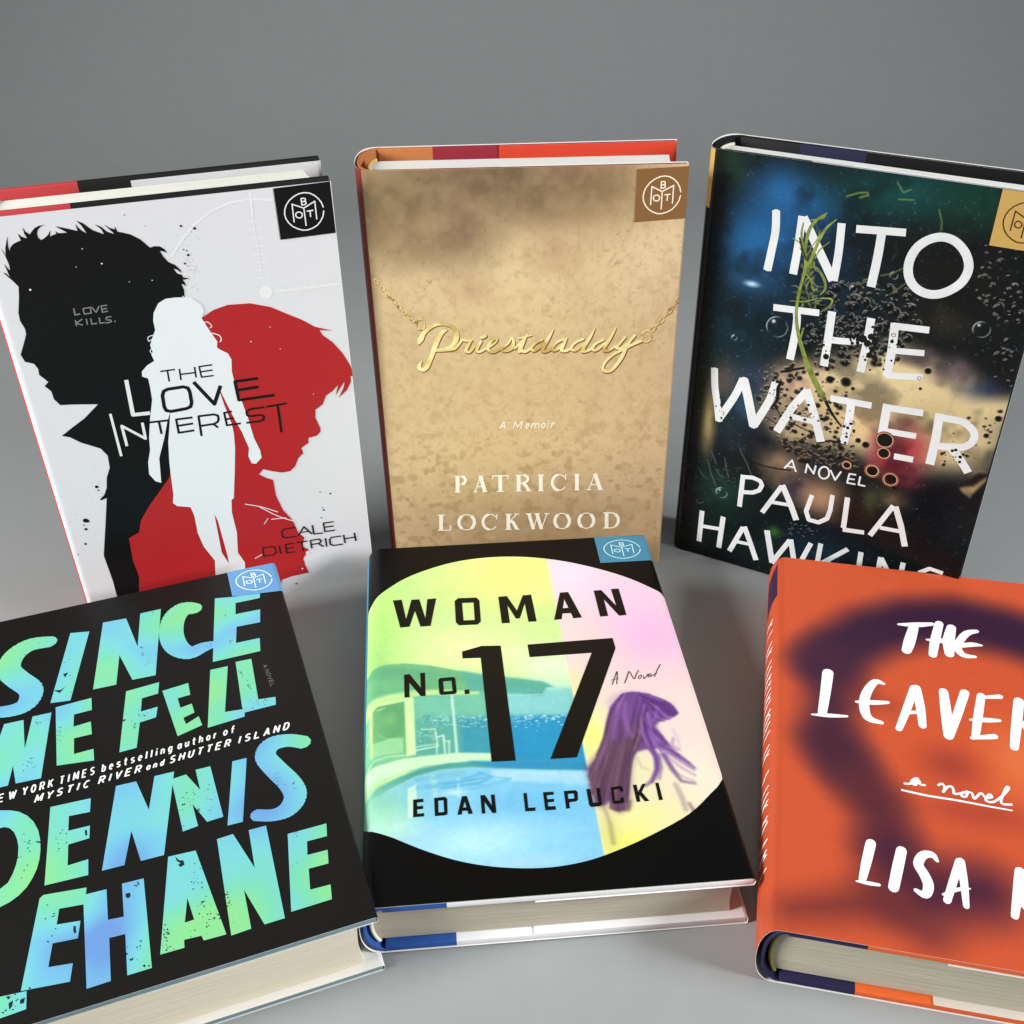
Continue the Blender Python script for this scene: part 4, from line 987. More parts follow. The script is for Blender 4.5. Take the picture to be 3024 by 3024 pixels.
sheet(bk, jk, 'author_name', 1, wc, strokes([[(36.58,57.05,2.53),(36.82,37.5,2.61)], [(35.74,55.65,2.33),(41.62,56.95,2.31),(45.71,56.12,2.3),(46.98,53.98,2.31),(45.92,50.43,2.32),(42.7,48.05,2.34),(35.79,46.39,2.36)], [(49.04,37.6,2.57),(57.04,56.35,2.48)], [(57.23,57.09,3.1),(62.66,47.55,3.13),(67.05,38.71,3.15)], [(53.05,45.45,2.11),(63.75,46.74,2.08)],
    [(72.7,55.83,2.34),(71.13,45.62,2.38),(73.19,40.94,2.39),(78.23,40.96,2.38),(82.01,44.51,2.36),(82.78,49.92,2.34),(82.49,58.87,2.3)], [(89.84,59.7,2.58),(90.76,41.61,2.65)], [(90.55,40.61,2.45),(101.01,42.24,2.42)], [(103.95,41.39,2.61),(111.78,61.72,2.51)], [(112.71,61.57,2.89),(117.3,51.51,2.93),(121.2,40.59,2.96)], [(107.77,47.46,2.18),(117.36,48.38,2.16)],
    [(17.03,28.55,2.7),(17.13,8.43,2.77)], [(28.89,28.47,2.78),(28.52,8.02,2.86)], [(17.23,18.76,2.28),(28.5,20.26,2.25)], [(34.52,7.82,2.73),(40.29,25.39,2.65)], [(40.84,26.05,2.86),(45.26,16.76,2.89),(49.57,7.04,2.91)], [(37.82,15.21,2.02),(45.98,16.01,2)],
    [(52.95,27.64,3.04),(58.33,8.25,3.11)], [(57.94,8.11,2.66),(65.54,25.48,2.58)], [(65.85,26.19,2.79),(71.14,7.21,2.85)], [(70.98,6.9,2.63),(76.38,27.37,2.54)], [(81.26,28.79,2.52),(81.32,9.02,2.6)], [(94.98,29.94,2.48),(82.98,16.37,2.56)], [(86.43,19.42,2.54),(93.19,7.78,2.57)], [(101.56,30.33,2.56),(102.36,11.16,2.64)],
    [(111.29,30.54,2.54),(111.77,12.19,2.61)], [(111.53,30.27,2.54),(121.69,14.66,2.57)], [(122.3,31.03,2.5),(122.43,13.72,2.57)], [(141.23,31.28,2.16),(134.86,31.78,2.17),(130.74,27.96,2.19),(131.95,23.7,2.2),(138.4,23.23,2.19),(138.68,17.41,2.21),(131.64,15.96,2.23)]]))
grass = [[(57.96,197.83,0.66),(53.97,194.08,1.33),(51.38,188.98,1.51),(50.98,180.26,1.36),(52.28,172.56,1.55),(51.41,162.5,1.23),(50.98,155.08,1.42),(51.5,147.72,1.44),(53.95,138.76,1.82),(58.62,128.2,2.21),(64.09,118.65,2.79),(70.43,109.68,2.44)], [(62.41,195.7,0.49),(58.61,191.03,1.16),(56.25,184.65,1.35),(53.65,173.7,1.55)], [(52.53,172.6,0.69),(57.24,172.59,1.03),(61.36,168.02,1.2),(62.45,163.75,1.04),(60.77,160.7,0.52)],
    [(50.14,180.11,0.68),(48.32,186.74,1.02),(48.42,191.9,0.5)], [(61.05,158.94,0.52),(66.11,159.5,0.87),(65.77,156.24,0.7),(62.42,152.79,0.35)], [(51.52,193.68,0.5),(56.28,195.3,0.83),(57.77,197.47,0.33)], [(55.57,142.92,0.9),(54.96,136.1,0.73),(56.16,131.54,0.37)], [(48.35,180.67,0.34),(51.41,177.26,0.77),(53.47,180.69,0.34)], [(44.4,184.34,0.26),(48.25,182.57,0.68),(50.81,178.47,0.34)], [(53.34,181.54,0.34),(55.83,186.3,0.59),(55.89,189.73,0.25)], [(53.04,169.13,0.87),(55.66,166.04,0.7),(57.71,161.01,0.26)], [(47.62,155.14,0.27),(53.69,155.81,0.62),(59.56,158.46,0.26)], [(55.86,177.19,0.34),(57.59,181.42,0.68),(61.14,185.49,0.25)]]
sheet(bk, jk, 'grass_blade_print', 2, mat('grass_green_print', (126, 140, 66), 0.35, KS, mottle=0.5, scale=260.0), strokes(grass, True, 'round'))
sheet(bk, jk, 'weed_print', 2, mat('dark_weed_print', (22, 20, 18), 0.35, KS), strokes([[(48.75,113.92,0.95),(47.93,109.64,1.73),(48.28,103.55,1.55),(45.68,98.2,0.79)], [(53.44,120.07,0.38),(48.09,118.8,0.95),(58.44,123.25,1.3)], [(70.36,110.17,1.5),(75.06,103.24,1.32),(80.5,97.48,0.76)], [(47.74,184.91,0.68),(50.39,178.4,1.2),(52.57,175.27,0.69)]], True, 'round') +
    [disc(*[(82.8,143.69)][0], 2.0, 7), disc(*[(86.31,145.39)][0], 1.7, 7), disc(*[(85.23,141.89)][0], 1.8, 7), disc(*[(88.4,143.07)][0], 1.5, 7), disc(*[(91.71,147.96)][0], 1.4, 7), disc(*[(87.03,136.47)][0], 1.5, 7), disc(*[(89.77,135.4)][0], 1.3, 7), disc(*[(80.82,142.79)][0], 1.2, 7), disc(*[(67.95,131.32)][0], 1.5, 7), disc(*[(70.37,129.95)][0], 1.1, 7), disc(*[(101.38,95.96)][0], 3.9, 16), disc(*[(102.17,88.74)][0], 2.4, 12)])
R = random.Random(77)
drops = []
for (cx, cy), sx, sy, n in (([(86.2,141.18)][0], 11, 9, 70), ([(45.67,109.08)][0], 6, 7, 36), ([(62.01,98.79)][0], 12, 9, 44), ([(82.65,98.06)][0], 8, 12, 40), ([(67.37,135.04)][0], 8, 7, 34), ([(20.65,92.26)][0], 4, 8, 14), ([(135.22,96.32)][0], 7, 5, 12)):
    for i in range(n):
        drops.append(disc(R.gauss(cx, sx / 2), R.gauss(cy, sy / 2), .16 + .75 * R.random() ** 2.5, 8))
sheet(bk, jk, 'droplet_print', 2, mat('dark_droplet_print', (24, 21, 19), .3, KS), drops)
def bub(tag_pts, r, w):
    return stroke([(tag_pts[0][0] + r * math.cos(a), tag_pts[0][1] + r * math.sin(a), w) for a in [k * math.pi / 10 for k in range(20)]], closed=True)
sheet(bk, jk, 'bubble_print', 3, mat('bubble_rim_print', (150, 78, 70), 0.3, KS, mottle=0.5, scale=500.0), bub([(101.41,95.77)], 4.3, .55) + bub([(102.17,88.74)], 3.2, .5) + bub([(98.67,77.98)], 3.6, .55) + bub([(107.76,75.66)], 3.8, .55) + bub([(86.49,77.63)], 2.4, .45) + bub([(110.4,130.34)], .8, .3) + bub([(95.62,148.35)], .9, .3))
sheet(bk, jk, 'bubble_print', 4, mat('bubble_glint_print', (222, 190, 146), .3, KS), bub([(101.41,95.77)], 3.75, .3) + bub([(102.17,88.74)], 2.75, .3) + bub([(98.67,77.98)], 2.9, .4) + bub([(107.76,75.66)], 3.1, .35) + bub([(86.49,77.63)], 1.9, .35))
sheet(bk, jk, 'bubble_print', 3, mat('bubble_dark_print', (26, 16, 16), 0.3, KS), [disc(*[(98.98,77.75)][0], 2.3, 14), disc(*[(107.98,76.37)][0], 2.5, 14), disc(*[(86.72,77.37)][0], 1.4, 12), disc(*[(110.09,71.75)][0], 1.1, 10)])
badge(bk, jk, [(bk.W - 23.2, bk.H - 23.4), (bk.W - .05, bk.H - 23.4), (bk.W - .05, bk.H - .1), (bk.W - 23.2, bk.H - .1)], (202, 164, 92), (70, 52, 26))

# ================================================================== black book with the green and blue block letters
bk = Book('black book with big green and blue block letters, lying flat nearest the left edge', POSE['D'], False, 6.0, 1.6, KF)
jk = sweep_jacket(bk, 2.4, (21, 20, 19), (20, 19, 18), (235, 233, 226), (30, 30, 30), 0.5)
mt = mat('teal_grey_case_board', (116, 140, 146), 0.55, KF, mottle=0.08, scale=150.0)
board(bk, 'front_board', 9, bk.W - .6, 2.4, True, [mt, mt], 40)
board(bk, 'back_board', 9, bk.W - .6, 2.4, False, [mt, mt], 40)
spine_case(bk, mt)
endpapers(bk, 2.4, (240, 238, 232))
_, x0, z0, z1 = pages(bk, CREAMD, 2.4, 7.0, 10)
headbands(bk, x0, z0, z1, (200, 190, 160))
fm = foil('iridescent_letter_print', [(.26, (104, 148, 206)), (.38, (112, 182, 212)), (.47, (116, 198, 200)), (.57, (116, 204, 170)), (.72, (132, 210, 140))], KF * 1.05, 25.0)
big = [[(44.53,196.01),(52.89,194.13),(43.49,149.78),(35.31,151.07)], [(59.19,198.44),(69.64,197.73),(73.37,175.16),(76.18,199.02),(85.7,199.06),(79.51,153),(69.64,153.57),(65.15,172.23),(62.73,152.92),(53.02,153.34)],
    [(110.98,197.92),(120.04,195.86),(132.26,195.02),(131.36,190.58),(119.85,190.87),(118.69,182.55),(130.21,181.99),(128.74,172.63),(117.88,173.2),(116.02,161.92),(126.81,161.56),(125.68,152.54),(104.45,152.78)],
    [(2.65,145.96),(10.07,145.76),(13.06,128.41),(16.74,144.82),(24.44,144.54),(25.08,126.99),(28.06,145.28),(35.68,145.07),(31.34,107.99),(21.84,108.64),(20.66,118.99),(18.94,108.57),(10.5,108.85)],
    [(37.42,147.61),(52.13,148.19),(52.02,140.57),(44.72,140.38),(44.37,132.99),(51.33,133.61),(51.47,125.89),(44.37,126.02),(44.14,116.86),(51.8,117.06),(51.79,110.4),(37.38,112.78)], [(66.56,147.04),(80.62,147.91),(79.58,140.81),(72.73,140.23),(71.71,132.17),(78.72,132.61),(77.52,126.46),(70.82,125.71),(68.56,111.45),(61.72,111.3),(64.24,130.1)],
    [(81.44,141.76),(92.6,142.88),(92.67,135.1),(87.3,134.79),(87.83,128.54),(92.69,129.4),(93.21,123.63),(88.41,122.01),(89.11,117.87),(94.64,120.73),(95.47,114.98),(85.1,112.12)], [(102.75,147.89),(110.4,147.64),(105.47,119.32),(113.75,118.21),(112.91,113.66),(97.45,112.58)], [(114.06,149.18),(121.03,148.78),(119.96,121.92),(127.21,120.84),(126.59,116.09),(113.44,116.08),(112.74,119.25)],
    [(7.1,97.41),(16.26,96.41),(20.12,94.98),(23.21,93.18),(26.3,89.98),(28.61,86.02),(30.28,81.18),(31.02,75.92),(31.09,71.3),(30.71,66.93),(29.82,62.82),(28.37,59.18),(26.37,55.62),(23.69,52.95),(20.53,51.05),(17.39,50.1),(9.01,50.72)],
    [(34.77,91.3),(49.76,90.39),(49.19,83.46),(41.46,84.16),(41.08,76.87),(48.94,76.59),(48.5,70.49),(40.94,70.2),(40.51,60.35),(47.78,60.63),(47.52,53.37),(32.41,54.16)], [(59.43,93.33),(67.14,92.98),(70.75,76.56),(74.23,93.24),(81.83,92.98),(74.38,52.81),(66.08,53.08),(63.7,68.51),(60.25,53.26),(52.32,53.55)],
    [(80.41,89.21),(86.21,89.72),(90.61,79.73),(90.05,90.87),(95.85,90.71),(97.45,63.12),(91.3,62.83),(86.94,73.52),(87.81,62.01),(82.11,61.39)], [(104.59,90.2),(110.33,90.1),(104.17,58.07),(98.41,58.3)],
    [(5.18,56.12),(10.98,55.25),(13.39,13.78),(18.28,13.61),(26.6,12.73),(26.51,6.04),(18.48,5.56),(7.13,6.34)], [(31.96,50.08),(46.76,47.98),(46.41,45.08),(45.54,40.95),(37.26,42.11),(36.35,35.66),(44.26,34.4),(43.2,27.43),(34.93,28.39),(33.44,19.4),(41.31,18.1),(40.23,11.31),(24.79,13.39),(30.73,48.93)],
    [(46.36,45.03),(53.51,44.71),(53.37,31.42),(58.71,30.81),(58.91,45.2),(66.48,44.83),(66.4,7.03),(58.42,7.03),(58.76,23.5),(53.43,23.79),(53.11,6.86),(45.37,6.67),(45.48,40.66)],
    [(75.77,51.47),(85.67,50.78),(91.76,11.25),(84.13,11.5),(83.54,13.68),(77.73,14.15),(77.56,10.98),(69.49,11.15)], [(93.82,53.23),(99.82,53.59),(105.24,35.29),(105.7,53.3),(112.2,53.2),(111.94,10.61),(104.81,10.57),(100.11,27.33),(100.2,10.5),(93.29,10.16)],
    [(119.27,46.41),(134.01,46.19),(133.03,40.29),(125.49,40.5),(124.46,34.32),(131.97,34.05),(131.02,27.94),(123.74,28.18),(122.51,19.08),(129.86,18.73),(129.01,12.5),(114.48,12.37)]]
big += strokes([[(36.43,192.84,7.36),(26.55,193.93,9.21),(19.82,188.46,10.2),(17.93,179.62,10.21),(21.83,171.72,10.27),(27.4,162.63,10.09),(25.89,154.59,9.24),(19.96,152.26,7.65),(10.64,154.01,6.14)], [(101.34,193.51,7.75),(95.41,195.08,10.24),(90.64,189.04,11.05),(88.71,178.65,11.02),(90.14,168.88,10.31),(95.12,162.49,8.12),(100.92,164.08,7.01),(105.92,164.79,4.7)],
    [(134.17,90.13,7.02),(127.85,93.72,7.05),(120.93,93.82,8.21),(117.63,88.35,8.47),(120.36,80.2,8.89),(124.56,70.55,9.07),(125.36,63.49,8.91),(121.54,58.3,7.84),(115.68,57.23,5.97),(108.98,59.71,5.61)]], True)
dh = [[(12.06,84.99),(16.48,87.33),(18.14,87.24),(19.97,86.04),(21.67,83.31),(22.77,79.48),(23.27,75.71),(23.18,71.2),(22.5,66.99),(21.39,63.3),(19.87,60.02),(17.2,58.16),(12.93,58.5)], [(80.6,30.89),(81.9,21.05),(78.67,20.89)]]
sheet(bk, jk, 'title_lettering', 1, fm, big, dh)
R = random.Random(5)
wear = []
for (cx, cy), sx, sy, n in (([(88.08,20.62)][0], 4, 7, 34), ([(71.87,16.3)][0], 2, 8, 26), ([(94.46,23.26)][0], 1.5, 9, 16), ([(37.22,74.41)][0], 3, 10, 14), ([(26.46,70.71)][0], 3, 14, 16), ([(21.93,9.85)][0], 7, 4, 22), ([(62.54,13.87)][0], 4, 6, 12),
        ([(34.29,36.11)][0], 5, 18, 12), ([(119.93,120.58)][0], 5, 3, 18), ([(42.52,166.12)][0], 5, 12, 12), ([(128.29,72.6)][0], 8, 9, 10), ([(82.64,75.92)][0], 4, 8, 10), ([(114.89,141.91)][0], 1, 6, 8)):
    for i in range(n):
        x, y, r = R.gauss(cx, sx / 2), R.gauss(cy, sy / 2), R.uniform(.1, .38)
        a = R.uniform(0, 6)
        wear.append([(x + r * R.uniform(.5, 1.3) * math.cos(a + t), y + r * R.uniform(.5, 1.3) * math.sin(a + t)) for t in [k * math.pi / 3 for k in range(6)]])
for k in range(46):
    cx, cy, sp_ = R.uniform(2, bk.W - 10), R.uniform(6, bk.H - 12), R.uniform(.6, 3.5)
    for i in range(R.randint(3, 16)):
        x, y, r = R.gauss(cx, sp_ / 2), R.gauss(cy, sp_), R.uniform(.07, .3)
        a = R.uniform(0, 6)
        wear.append([(x + r * R.uniform(.5, 1.3) * math.cos(a + t), y + r * R.uniform(.5, 1.6) * math.sin(a + t)) for t in [k_ * math.pi / 3 for k_ in range(6)]])
wear += [[(78.3,50.54),(79.4,48.43),(80.9,47.88),(81.11,45.77),(79.59,45.12),(78.95,46.56),(79.77,46.94),(78.61,48.38)], [(59.88,40.44),(61.37,40.21),(61.51,38.56),(60.48,37.98),(59.8,39.19)], [(41.91,33.01),(42.63,32.74),(42.7,30),(42.07,29.75),(41.77,31.24)], [(47.04,75.07),(47.76,74.8),(47.83,72.27),(47.15,72.03)], [(59.42,13.29),(60.79,12.5),(59.82,12.11)], [(63.38,8.98),(64.48,9.15),(64.25,7.98)],
    [(21.03,10.18),(22.36,10.77),(22.17,8.7),(21.3,7.69)], [(24.6,10.21),(26.16,10.45),(25.73,8.46),(24.62,8.6)], [(20.08,12.95),(21.66,12.64),(21.01,11.53)], [(29.5,76),(31.04,75.43),(31.04,74.58),(29.76,75.2)], [(36.69,158.75),(39.73,158.03),(41.51,159.45),(39.27,156.13)], [(40.79,168.19),(43.02,168.51),(41.63,165.74)], [(63.38,130.04),(65.5,129.63),(64.58,128.55)], [(84.9,27.72),(86.63,27.4),(85.29,26.76)], [(58.4,15.97),(59.31,15.35),(58.42,14.81)]]
sheet(bk, jk, 'letter_wear_print', 2, mat('worn_black_print', (30, 40, 42), 0.5, KF), wear)
wd = mat('white_small_ink', (236, 236, 234), 0.45, KF)
sheet(bk, jk, 'author_credit', 1, wd, text([('N',[(11.55,100.57),(13.32,100.67),(13.68,104.55),(11.9,104.45)]),
 ('E',[(15.46,100.8),(17.24,100.9),(17.62,104.77),(15.82,104.67)]),
 ('W',[(19.38,101.02),(21.71,101.15),(22.12,105.02),(19.77,104.89)]),
 ('Y',[(24.43,101.31),(25.88,101.39),(26.31,105.25),(24.85,105.17)]),
 ('O',[(27.62,101.49),(29.07,101.57),(29.52,105.43),(28.06,105.35)]),
 ('R',[(30.82,101.67),(32.28,101.76),(32.74,105.61),(31.27,105.53)]),
 ('K',[(34.03,101.86),(35.5,101.94),(35.98,105.79),(34.51,105.71)]),
 ('T',[(38.35,102.1),(39.72,102.18),(40.23,106.02),(38.85,105.95)]),
 ('I',[(41.37,102.28),(41.85,102.3),(42.37,106.14),(41.89,106.12)]),
 ('M',[(43.5,102.4),(45.23,102.5),(45.77,106.33),(44.03,106.23)]),
 ('E',[(46.89,102.59),(48.28,102.67),(48.83,106.5),(47.44,106.42)]),
 ('S',[(49.95,102.77),(51.34,102.85),(51.91,106.67),(50.51,106.59)]),
 ('b',[(54.42,103.02),(55.73,103.1),(56.32,106.92),(55.01,106.84)]),
 ('e',[(57.29,103.19),(58.6,103.26),(59.21,107.08),(57.9,107)]),
 ('s',[(60.18,103.35),(61.49,103.43),(62.12,107.24),(60.8,107.16)]),
 ('t',[(63.08,103.52),(64.13,103.58),(64.77,107.39),(63.71,107.33)]),
 ('s',[(65.72,103.67),(67.05,103.74),(67.7,107.55),(66.37,107.47)]),
 ('e',[(68.64,103.84),(69.97,103.91),(70.64,107.71),(69.3,107.64)]),
 ('l',[(71.57,104),(71.97,104.03),(72.65,107.82),(72.25,107.8)]),
 ('l',[(73.58,104.12),(73.98,104.14),(74.67,107.93),(74.27,107.91)]),
 ('i',[(75.59,104.23),(75.99,104.26),(76.69,108.05),(76.29,108.02)]),
 ('n',[(77.6,104.35),(78.95,104.42),(79.67,108.21),(78.32,108.14)]),
 ('g',[(80.57,104.52),(81.93,104.59),(82.66,108.38),(81.3,108.3)]),
 ('a',[(84.38,104.74),(85.73,104.81),(86.48,108.59),(85.13,108.51)]),
 ('u',[(87.34,104.9),(88.7,104.98),(89.47,108.75),(88.11,108.68)]),
 ('t',[(90.32,105.07),(91.41,105.14),(92.19,108.91),(91.1,108.85)]),
 ('h',[(93.04,105.23),(94.4,105.31),(95.2,109.07),(93.83,109)]),
 ('o',[(96.04,105.4),(97.41,105.48),(98.23,109.24),(96.85,109.16)]),
 ('r',[(99.06,105.57),(99.88,105.62),(100.71,109.38),(99.88,109.33)]),
 ('o',[(103,105.8),(104.48,105.88),(105.33,109.63),(103.85,109.55)]),
 ('f',[(106.25,105.99),(107.36,106.05),(108.23,109.8),(107.11,109.73)])], .16) +
    text([('M',[(28.97,95.87),(31.37,95.97),(32.31,99.41),(29.9,99.3)]),
 ('Y',[(33.19,96.05),(35.11,96.13),(36.07,99.58),(34.14,99.49)]),
 ('S',[(36.95,96.21),(38.88,96.3),(39.86,99.75),(37.91,99.66)]),
 ('T',[(40.73,96.38),(42.67,96.46),(43.66,99.92),(41.71,99.83)]),
 ('I',[(44.52,96.54),(45.21,96.57),(46.21,100.03),(45.52,100)]),
 ('C',[(47.07,96.65),(49.03,96.74),(50.05,100.2),(48.08,100.11)]),
 ('R',[(52.87,96.9),(54.81,96.99),(55.85,100.46),(53.9,100.38)]),
 ('I',[(56.66,97.07),(57.34,97.1),(58.39,100.58),(57.71,100.55)]),
 ('V',[(59.2,97.18),(61.16,97.26),(62.22,100.75),(60.25,100.66)]),
 ('E',[(63.02,97.34),(64.99,97.43),(66.07,100.92),(64.09,100.83)]),
 ('R',[(66.86,97.51),(68.84,97.59),(69.94,101.09),(67.95,101)]),
 ('S',[(80.49,98.1),(82.36,98.18),(83.51,101.7),(81.64,101.61)]),
 ('H',[(84.13,98.26),(86.01,98.34),(87.18,101.86),(85.29,101.78)]),
 ('U',[(87.79,98.41),(89.67,98.5),(90.86,102.03),(88.97,101.94)]),
 ('T',[(91.47,98.57),(93.36,98.66),(94.56,102.19),(92.66,102.11)]),
 ('T',[(95.16,98.73),(97.06,98.82),(98.28,102.36),(96.37,102.27)]),
 ('E',[(98.88,98.89),(100.79,98.98),(102.02,102.53),(100.1,102.44)]),
 ('R',[(102.61,99.06),(104.53,99.14),(105.77,102.69),(103.85,102.61)]),
 ('I',[(108.15,99.3),(108.86,99.33),(110.13,102.89),(109.41,102.86)]),
 ('S',[(110.8,99.41),(112.85,99.5),(114.13,103.07),(112.07,102.97)]),
 ('L',[(114.8,99.58),(116.86,99.67),(118.15,103.25),(116.09,103.15)]),
 ('A',[(118.82,99.76),(120.88,99.85),(122.2,103.43),(120.12,103.33)]),
 ('N',[(122.85,99.93),(124.93,100.02),(126.27,103.61),(124.18,103.52)]),
 ('D',[(126.91,100.11),(129,100.2),(130.35,103.79),(128.26,103.7)])] + [('a',[(71.39,97.7),(72.61,97.76),(73.43,100.76),(72.2,100.71)]),
 ('n',[(74.07,97.82),(75.3,97.87),(76.13,100.89),(74.9,100.83)]),
 ('d',[(76.77,97.94),(78,97.99),(78.84,101.01),(77.61,100.96)])], .19))
sheet(bk, jk, 'subtitle', 1, mat('grey_small_ink', (112, 112, 112), 0.5, KF), text([('A',[(125.25,142.66),(125.41,140.75),(127.11,140.84),(126.95,142.75)]),
 ('N',[(125.54,139.23),(125.7,137.4),(127.39,137.48),(127.24,139.32)]),
 ('O',[(125.75,136.76),(125.91,134.94),(127.59,135.02),(127.44,136.84)]),
 ('V',[(125.96,134.31),(126.12,132.51),(127.8,132.59),(127.65,134.39)]),
 ('E',[(126.17,131.88),(126.32,130.09),(128,130.16),(127.85,131.96)]),
 ('L',[(126.38,129.46),(126.53,127.69),(128.2,127.76),(128.05,129.54)])], .15))
badge(bk, jk, [(119.08,196.22),(143.5,191.99),(143.39,215.54),(119.24,218.63)], (98, 150, 198), (222, 240, 250))

# ================================================================== black book with the bright oval picture
bk = Book('black book with a bright oval poolside picture, lying flat in the centre foreground', POSE['E'], False, 8.0, 2.2, KF * 1.08, 0.0185)
jk = sweep_jacket(bk, 3.4, (6, 6, 6), (62, 140, 170), (240, 240, 240), (150, 150, 152), 0.38)
mbl, mwh = mat('blue_case_cloth', (44, 84, 156), 0.5, KF, mottle=0.06), mat('white_case_board', (232, 232, 232), 0.4, KF, mottle=0.03)
board(bk, 'front_board', 8.6, bk.W - .6, 3.2, True, [mbl, mwh], 32)
board(bk, 'back_board', 8.6, bk.W - .6, 3.2, False, [mbl, mwh], 35)
spine_case(bk, mbl)
_, x0, z0, z1 = pages(bk, mat('shaded_page_edges', (186, 178, 160), 0.85, 1.0, 0.2, 0.07, 900.0, 0.5, stretch=(0.03, 0.03, 1.0)), 3.4, 6.5, 4.6)
headbands(bk, x0, z0, z1, (226, 220, 204))
cv = Canvas(bk, 0.33, (200, 232, 150), 1.6)
B = cv.blob
B((73.64,185.26,36,28.07), (238, 250, 140), .95)
B((6.56,154.57,17.51,40.91), (178, 230, 124), .95)
B((3.78,129.14,14.82,17.39), (150, 212, 120), .7)
B((50.62,133.78,33.11,19.3), (230, 250, 172), .9)
B((85.17,118.98,17.73,14.3), (222, 242, 206), .9)
B((81.36,103.93,13.44,8.15), (190, 228, 206), .8)
cv.poly([(46.8,104.31),(97.41,101.13),(93.58,57.51),(53,61.16)], (52, 154, 184), 2)
cv.poly([(55.35,103.54),(99.94,105.01),(96.93,85.32),(55.28,90.34)], (136, 204, 200), 3, .95)
cv.poly([(60.74,88.56),(98.15,87.14),(95.89,60.81),(56.92,65.49)], (36, 142, 188), 2, .95)
cv.poly([(-0.75,109.92),(58.32,104.63),(55.24,66.83),(0.24,60.16)], (118, 194, 150), 1.5, .95)
cv.poly([(21.56,103.88),(56.3,103.46),(55.18,89.06),(22.24,90.74)], (112, 190, 164), 2, .9)
cv.poly([(38.49,90.56),(60.74,88.56),(61.31,64.51),(39.14,67.09)], (52, 148, 172), 3, .9)
cv.poly([(22.24,90.74),(42.13,88.95),(40.98,68.11),(21.83,69.83)], (88, 170, 156), 2, .9)
R = random.Random(3)
qa = [(23.66,91.89),(87.79,87.17)]
for i in range(420):
    t = R.random()
    y = R.gauss(0, 3.6)
    x = qa[0][0] + (qa[1][0] - qa[0][0]) * t
    b = R.random()
    cv.blob((x, qa[0][1] + (qa[1][1] - qa[0][1]) * t - abs(y) * .9 + .8, R.uniform(.25, .9), R.uniform(.18, .4)), (206, 236, 236) if b > .45 else (42, 128, 168), R.uniform(.35, .95))
cv.poly([(-0.91,118.19),(3.85,123.39),(9.69,125.73),(18.52,126.09),(30.26,123.6),(43.77,118.69),(57.16,114.39),(71.47,110.88),(79.03,108.81),(80.38,107.86),(82.71,105.45),(80.05,105.14),(79.16,103.31),(77.61,100.74),(65.84,102.87),(55.44,104.62),(46.89,105.92),(35.49,107.76),(21.16,108.5),(8.78,107.04),(-0.61,103.2)], (104, 178, 124), .7, .97)
cv.poly([(43.77,118.69),(57.16,114.39),(71.47,110.88),(79.03,108.81),(80.38,107.86),(82.71,105.45),(80.05,105.14),(79.16,103.31),(77.61,100.74),(65.84,102.87),(55.44,104.62),(46.89,105.92)], (82, 168, 162), 2.5, .85)
cv.poly([(-0.91,118.19),(9.7,124.3),(30.15,120.33),(56.92,111.34),(79.74,106.54),(78.57,104.86),(55.71,108.28),(29.99,115.42),(8.75,117.32)], (90, 164, 124), 2, .5)
cv.poly([(-0.56,100.56),(4.08,104.11),(12.58,106.7),(21.15,107.42),(29.74,107.46),(37.35,106.51),(50.67,105.04),(50.56,103.43),(37.26,104.49),(29.66,105.03),(21.09,104.19),(12.56,101.76),(5.09,97.44),(-0.38,91.49)], (190, 226, 148), .8, .95)
cv.poly([(3.97,97.54),(6,99.97),(18.7,102.53),(18.56,72.51),(4.46,71.16)], (110, 178, 118), .5)
cv.poly([(8.81,99.72),(18.22,102.04),(18.24,82.28),(10.24,80.53)], (92, 164, 108), 2, .8)
cv.poly([(4.38,78.61),(12.5,80.94),(17.5,80.87),(17.58,72.6),(4.64,71.14)], (152, 214, 156), .6, .9)
cv.line([(4.46,71.4,1.13),(3.97,97.28,1.21),(6.18,100.22,1.22),(18.61,102.81,1.23)], (196, 232, 160), .3)
cv.poly([(18.23,103.11),(22.23,104.35),(22.48,71.2),(18.72,70.59)], (206, 238, 172), .3)
cv.line([(38.76,103.95,1.24),(39.1,87.95,1.19),(39.32,70.64,1.14)], (186, 226, 208), .3)
for s in ([(30.83,84.27,0.86),(31.58,74.95,0.84),(22.35,73.37,0.83)], [(22.38,75.18,0.52),(30.99,76.22,0.52)], [(31.76,79.83,0.85),(34.18,80.85,0.85),(34.49,71.08,0.83)], [(34.05,77.78,0.63),(36.74,76.93,0.63)], [(36.49,77.56,0.63),(36.19,70.93,0.62)], [(31.22,74.99,0.63),(31.07,70.79,0.62)], [(24.88,84.8,0.64),(30.84,84.64,0.64)], [(22.53,73.35,0.52),(22.3,70.98,0.52)]):
    cv.line(s, (196, 232, 206), .3, .9)
bch = [(23.52,85.55),(30.99,76.22)]
for i in range(60):
    cv.blob((R.uniform(bch[0][0], bch[1][0]), R.uniform(bch[1][1], bch[0][1]), .5, .35), R.choice([(176, 222, 196), (70, 140, 130)]), .8)
cv.poly([(-3.21,59.34),(4.53,65.52),(17.81,69.6),(28.54,70.18),(39.32,70.64),(53.62,69.12),(53.25,64.41),(37.26,65.14),(26.59,64.7),(14.2,61.19),(3.77,56.46),(-3.01,51.52)], (204, 240, 198), .7, .97)
cv.line([(0.17,63.6,0.4),(7.16,67.62,0.41),(17.81,69.48,0.41),(22.99,69.97,0.41)], (120, 180, 124), .3, .8)
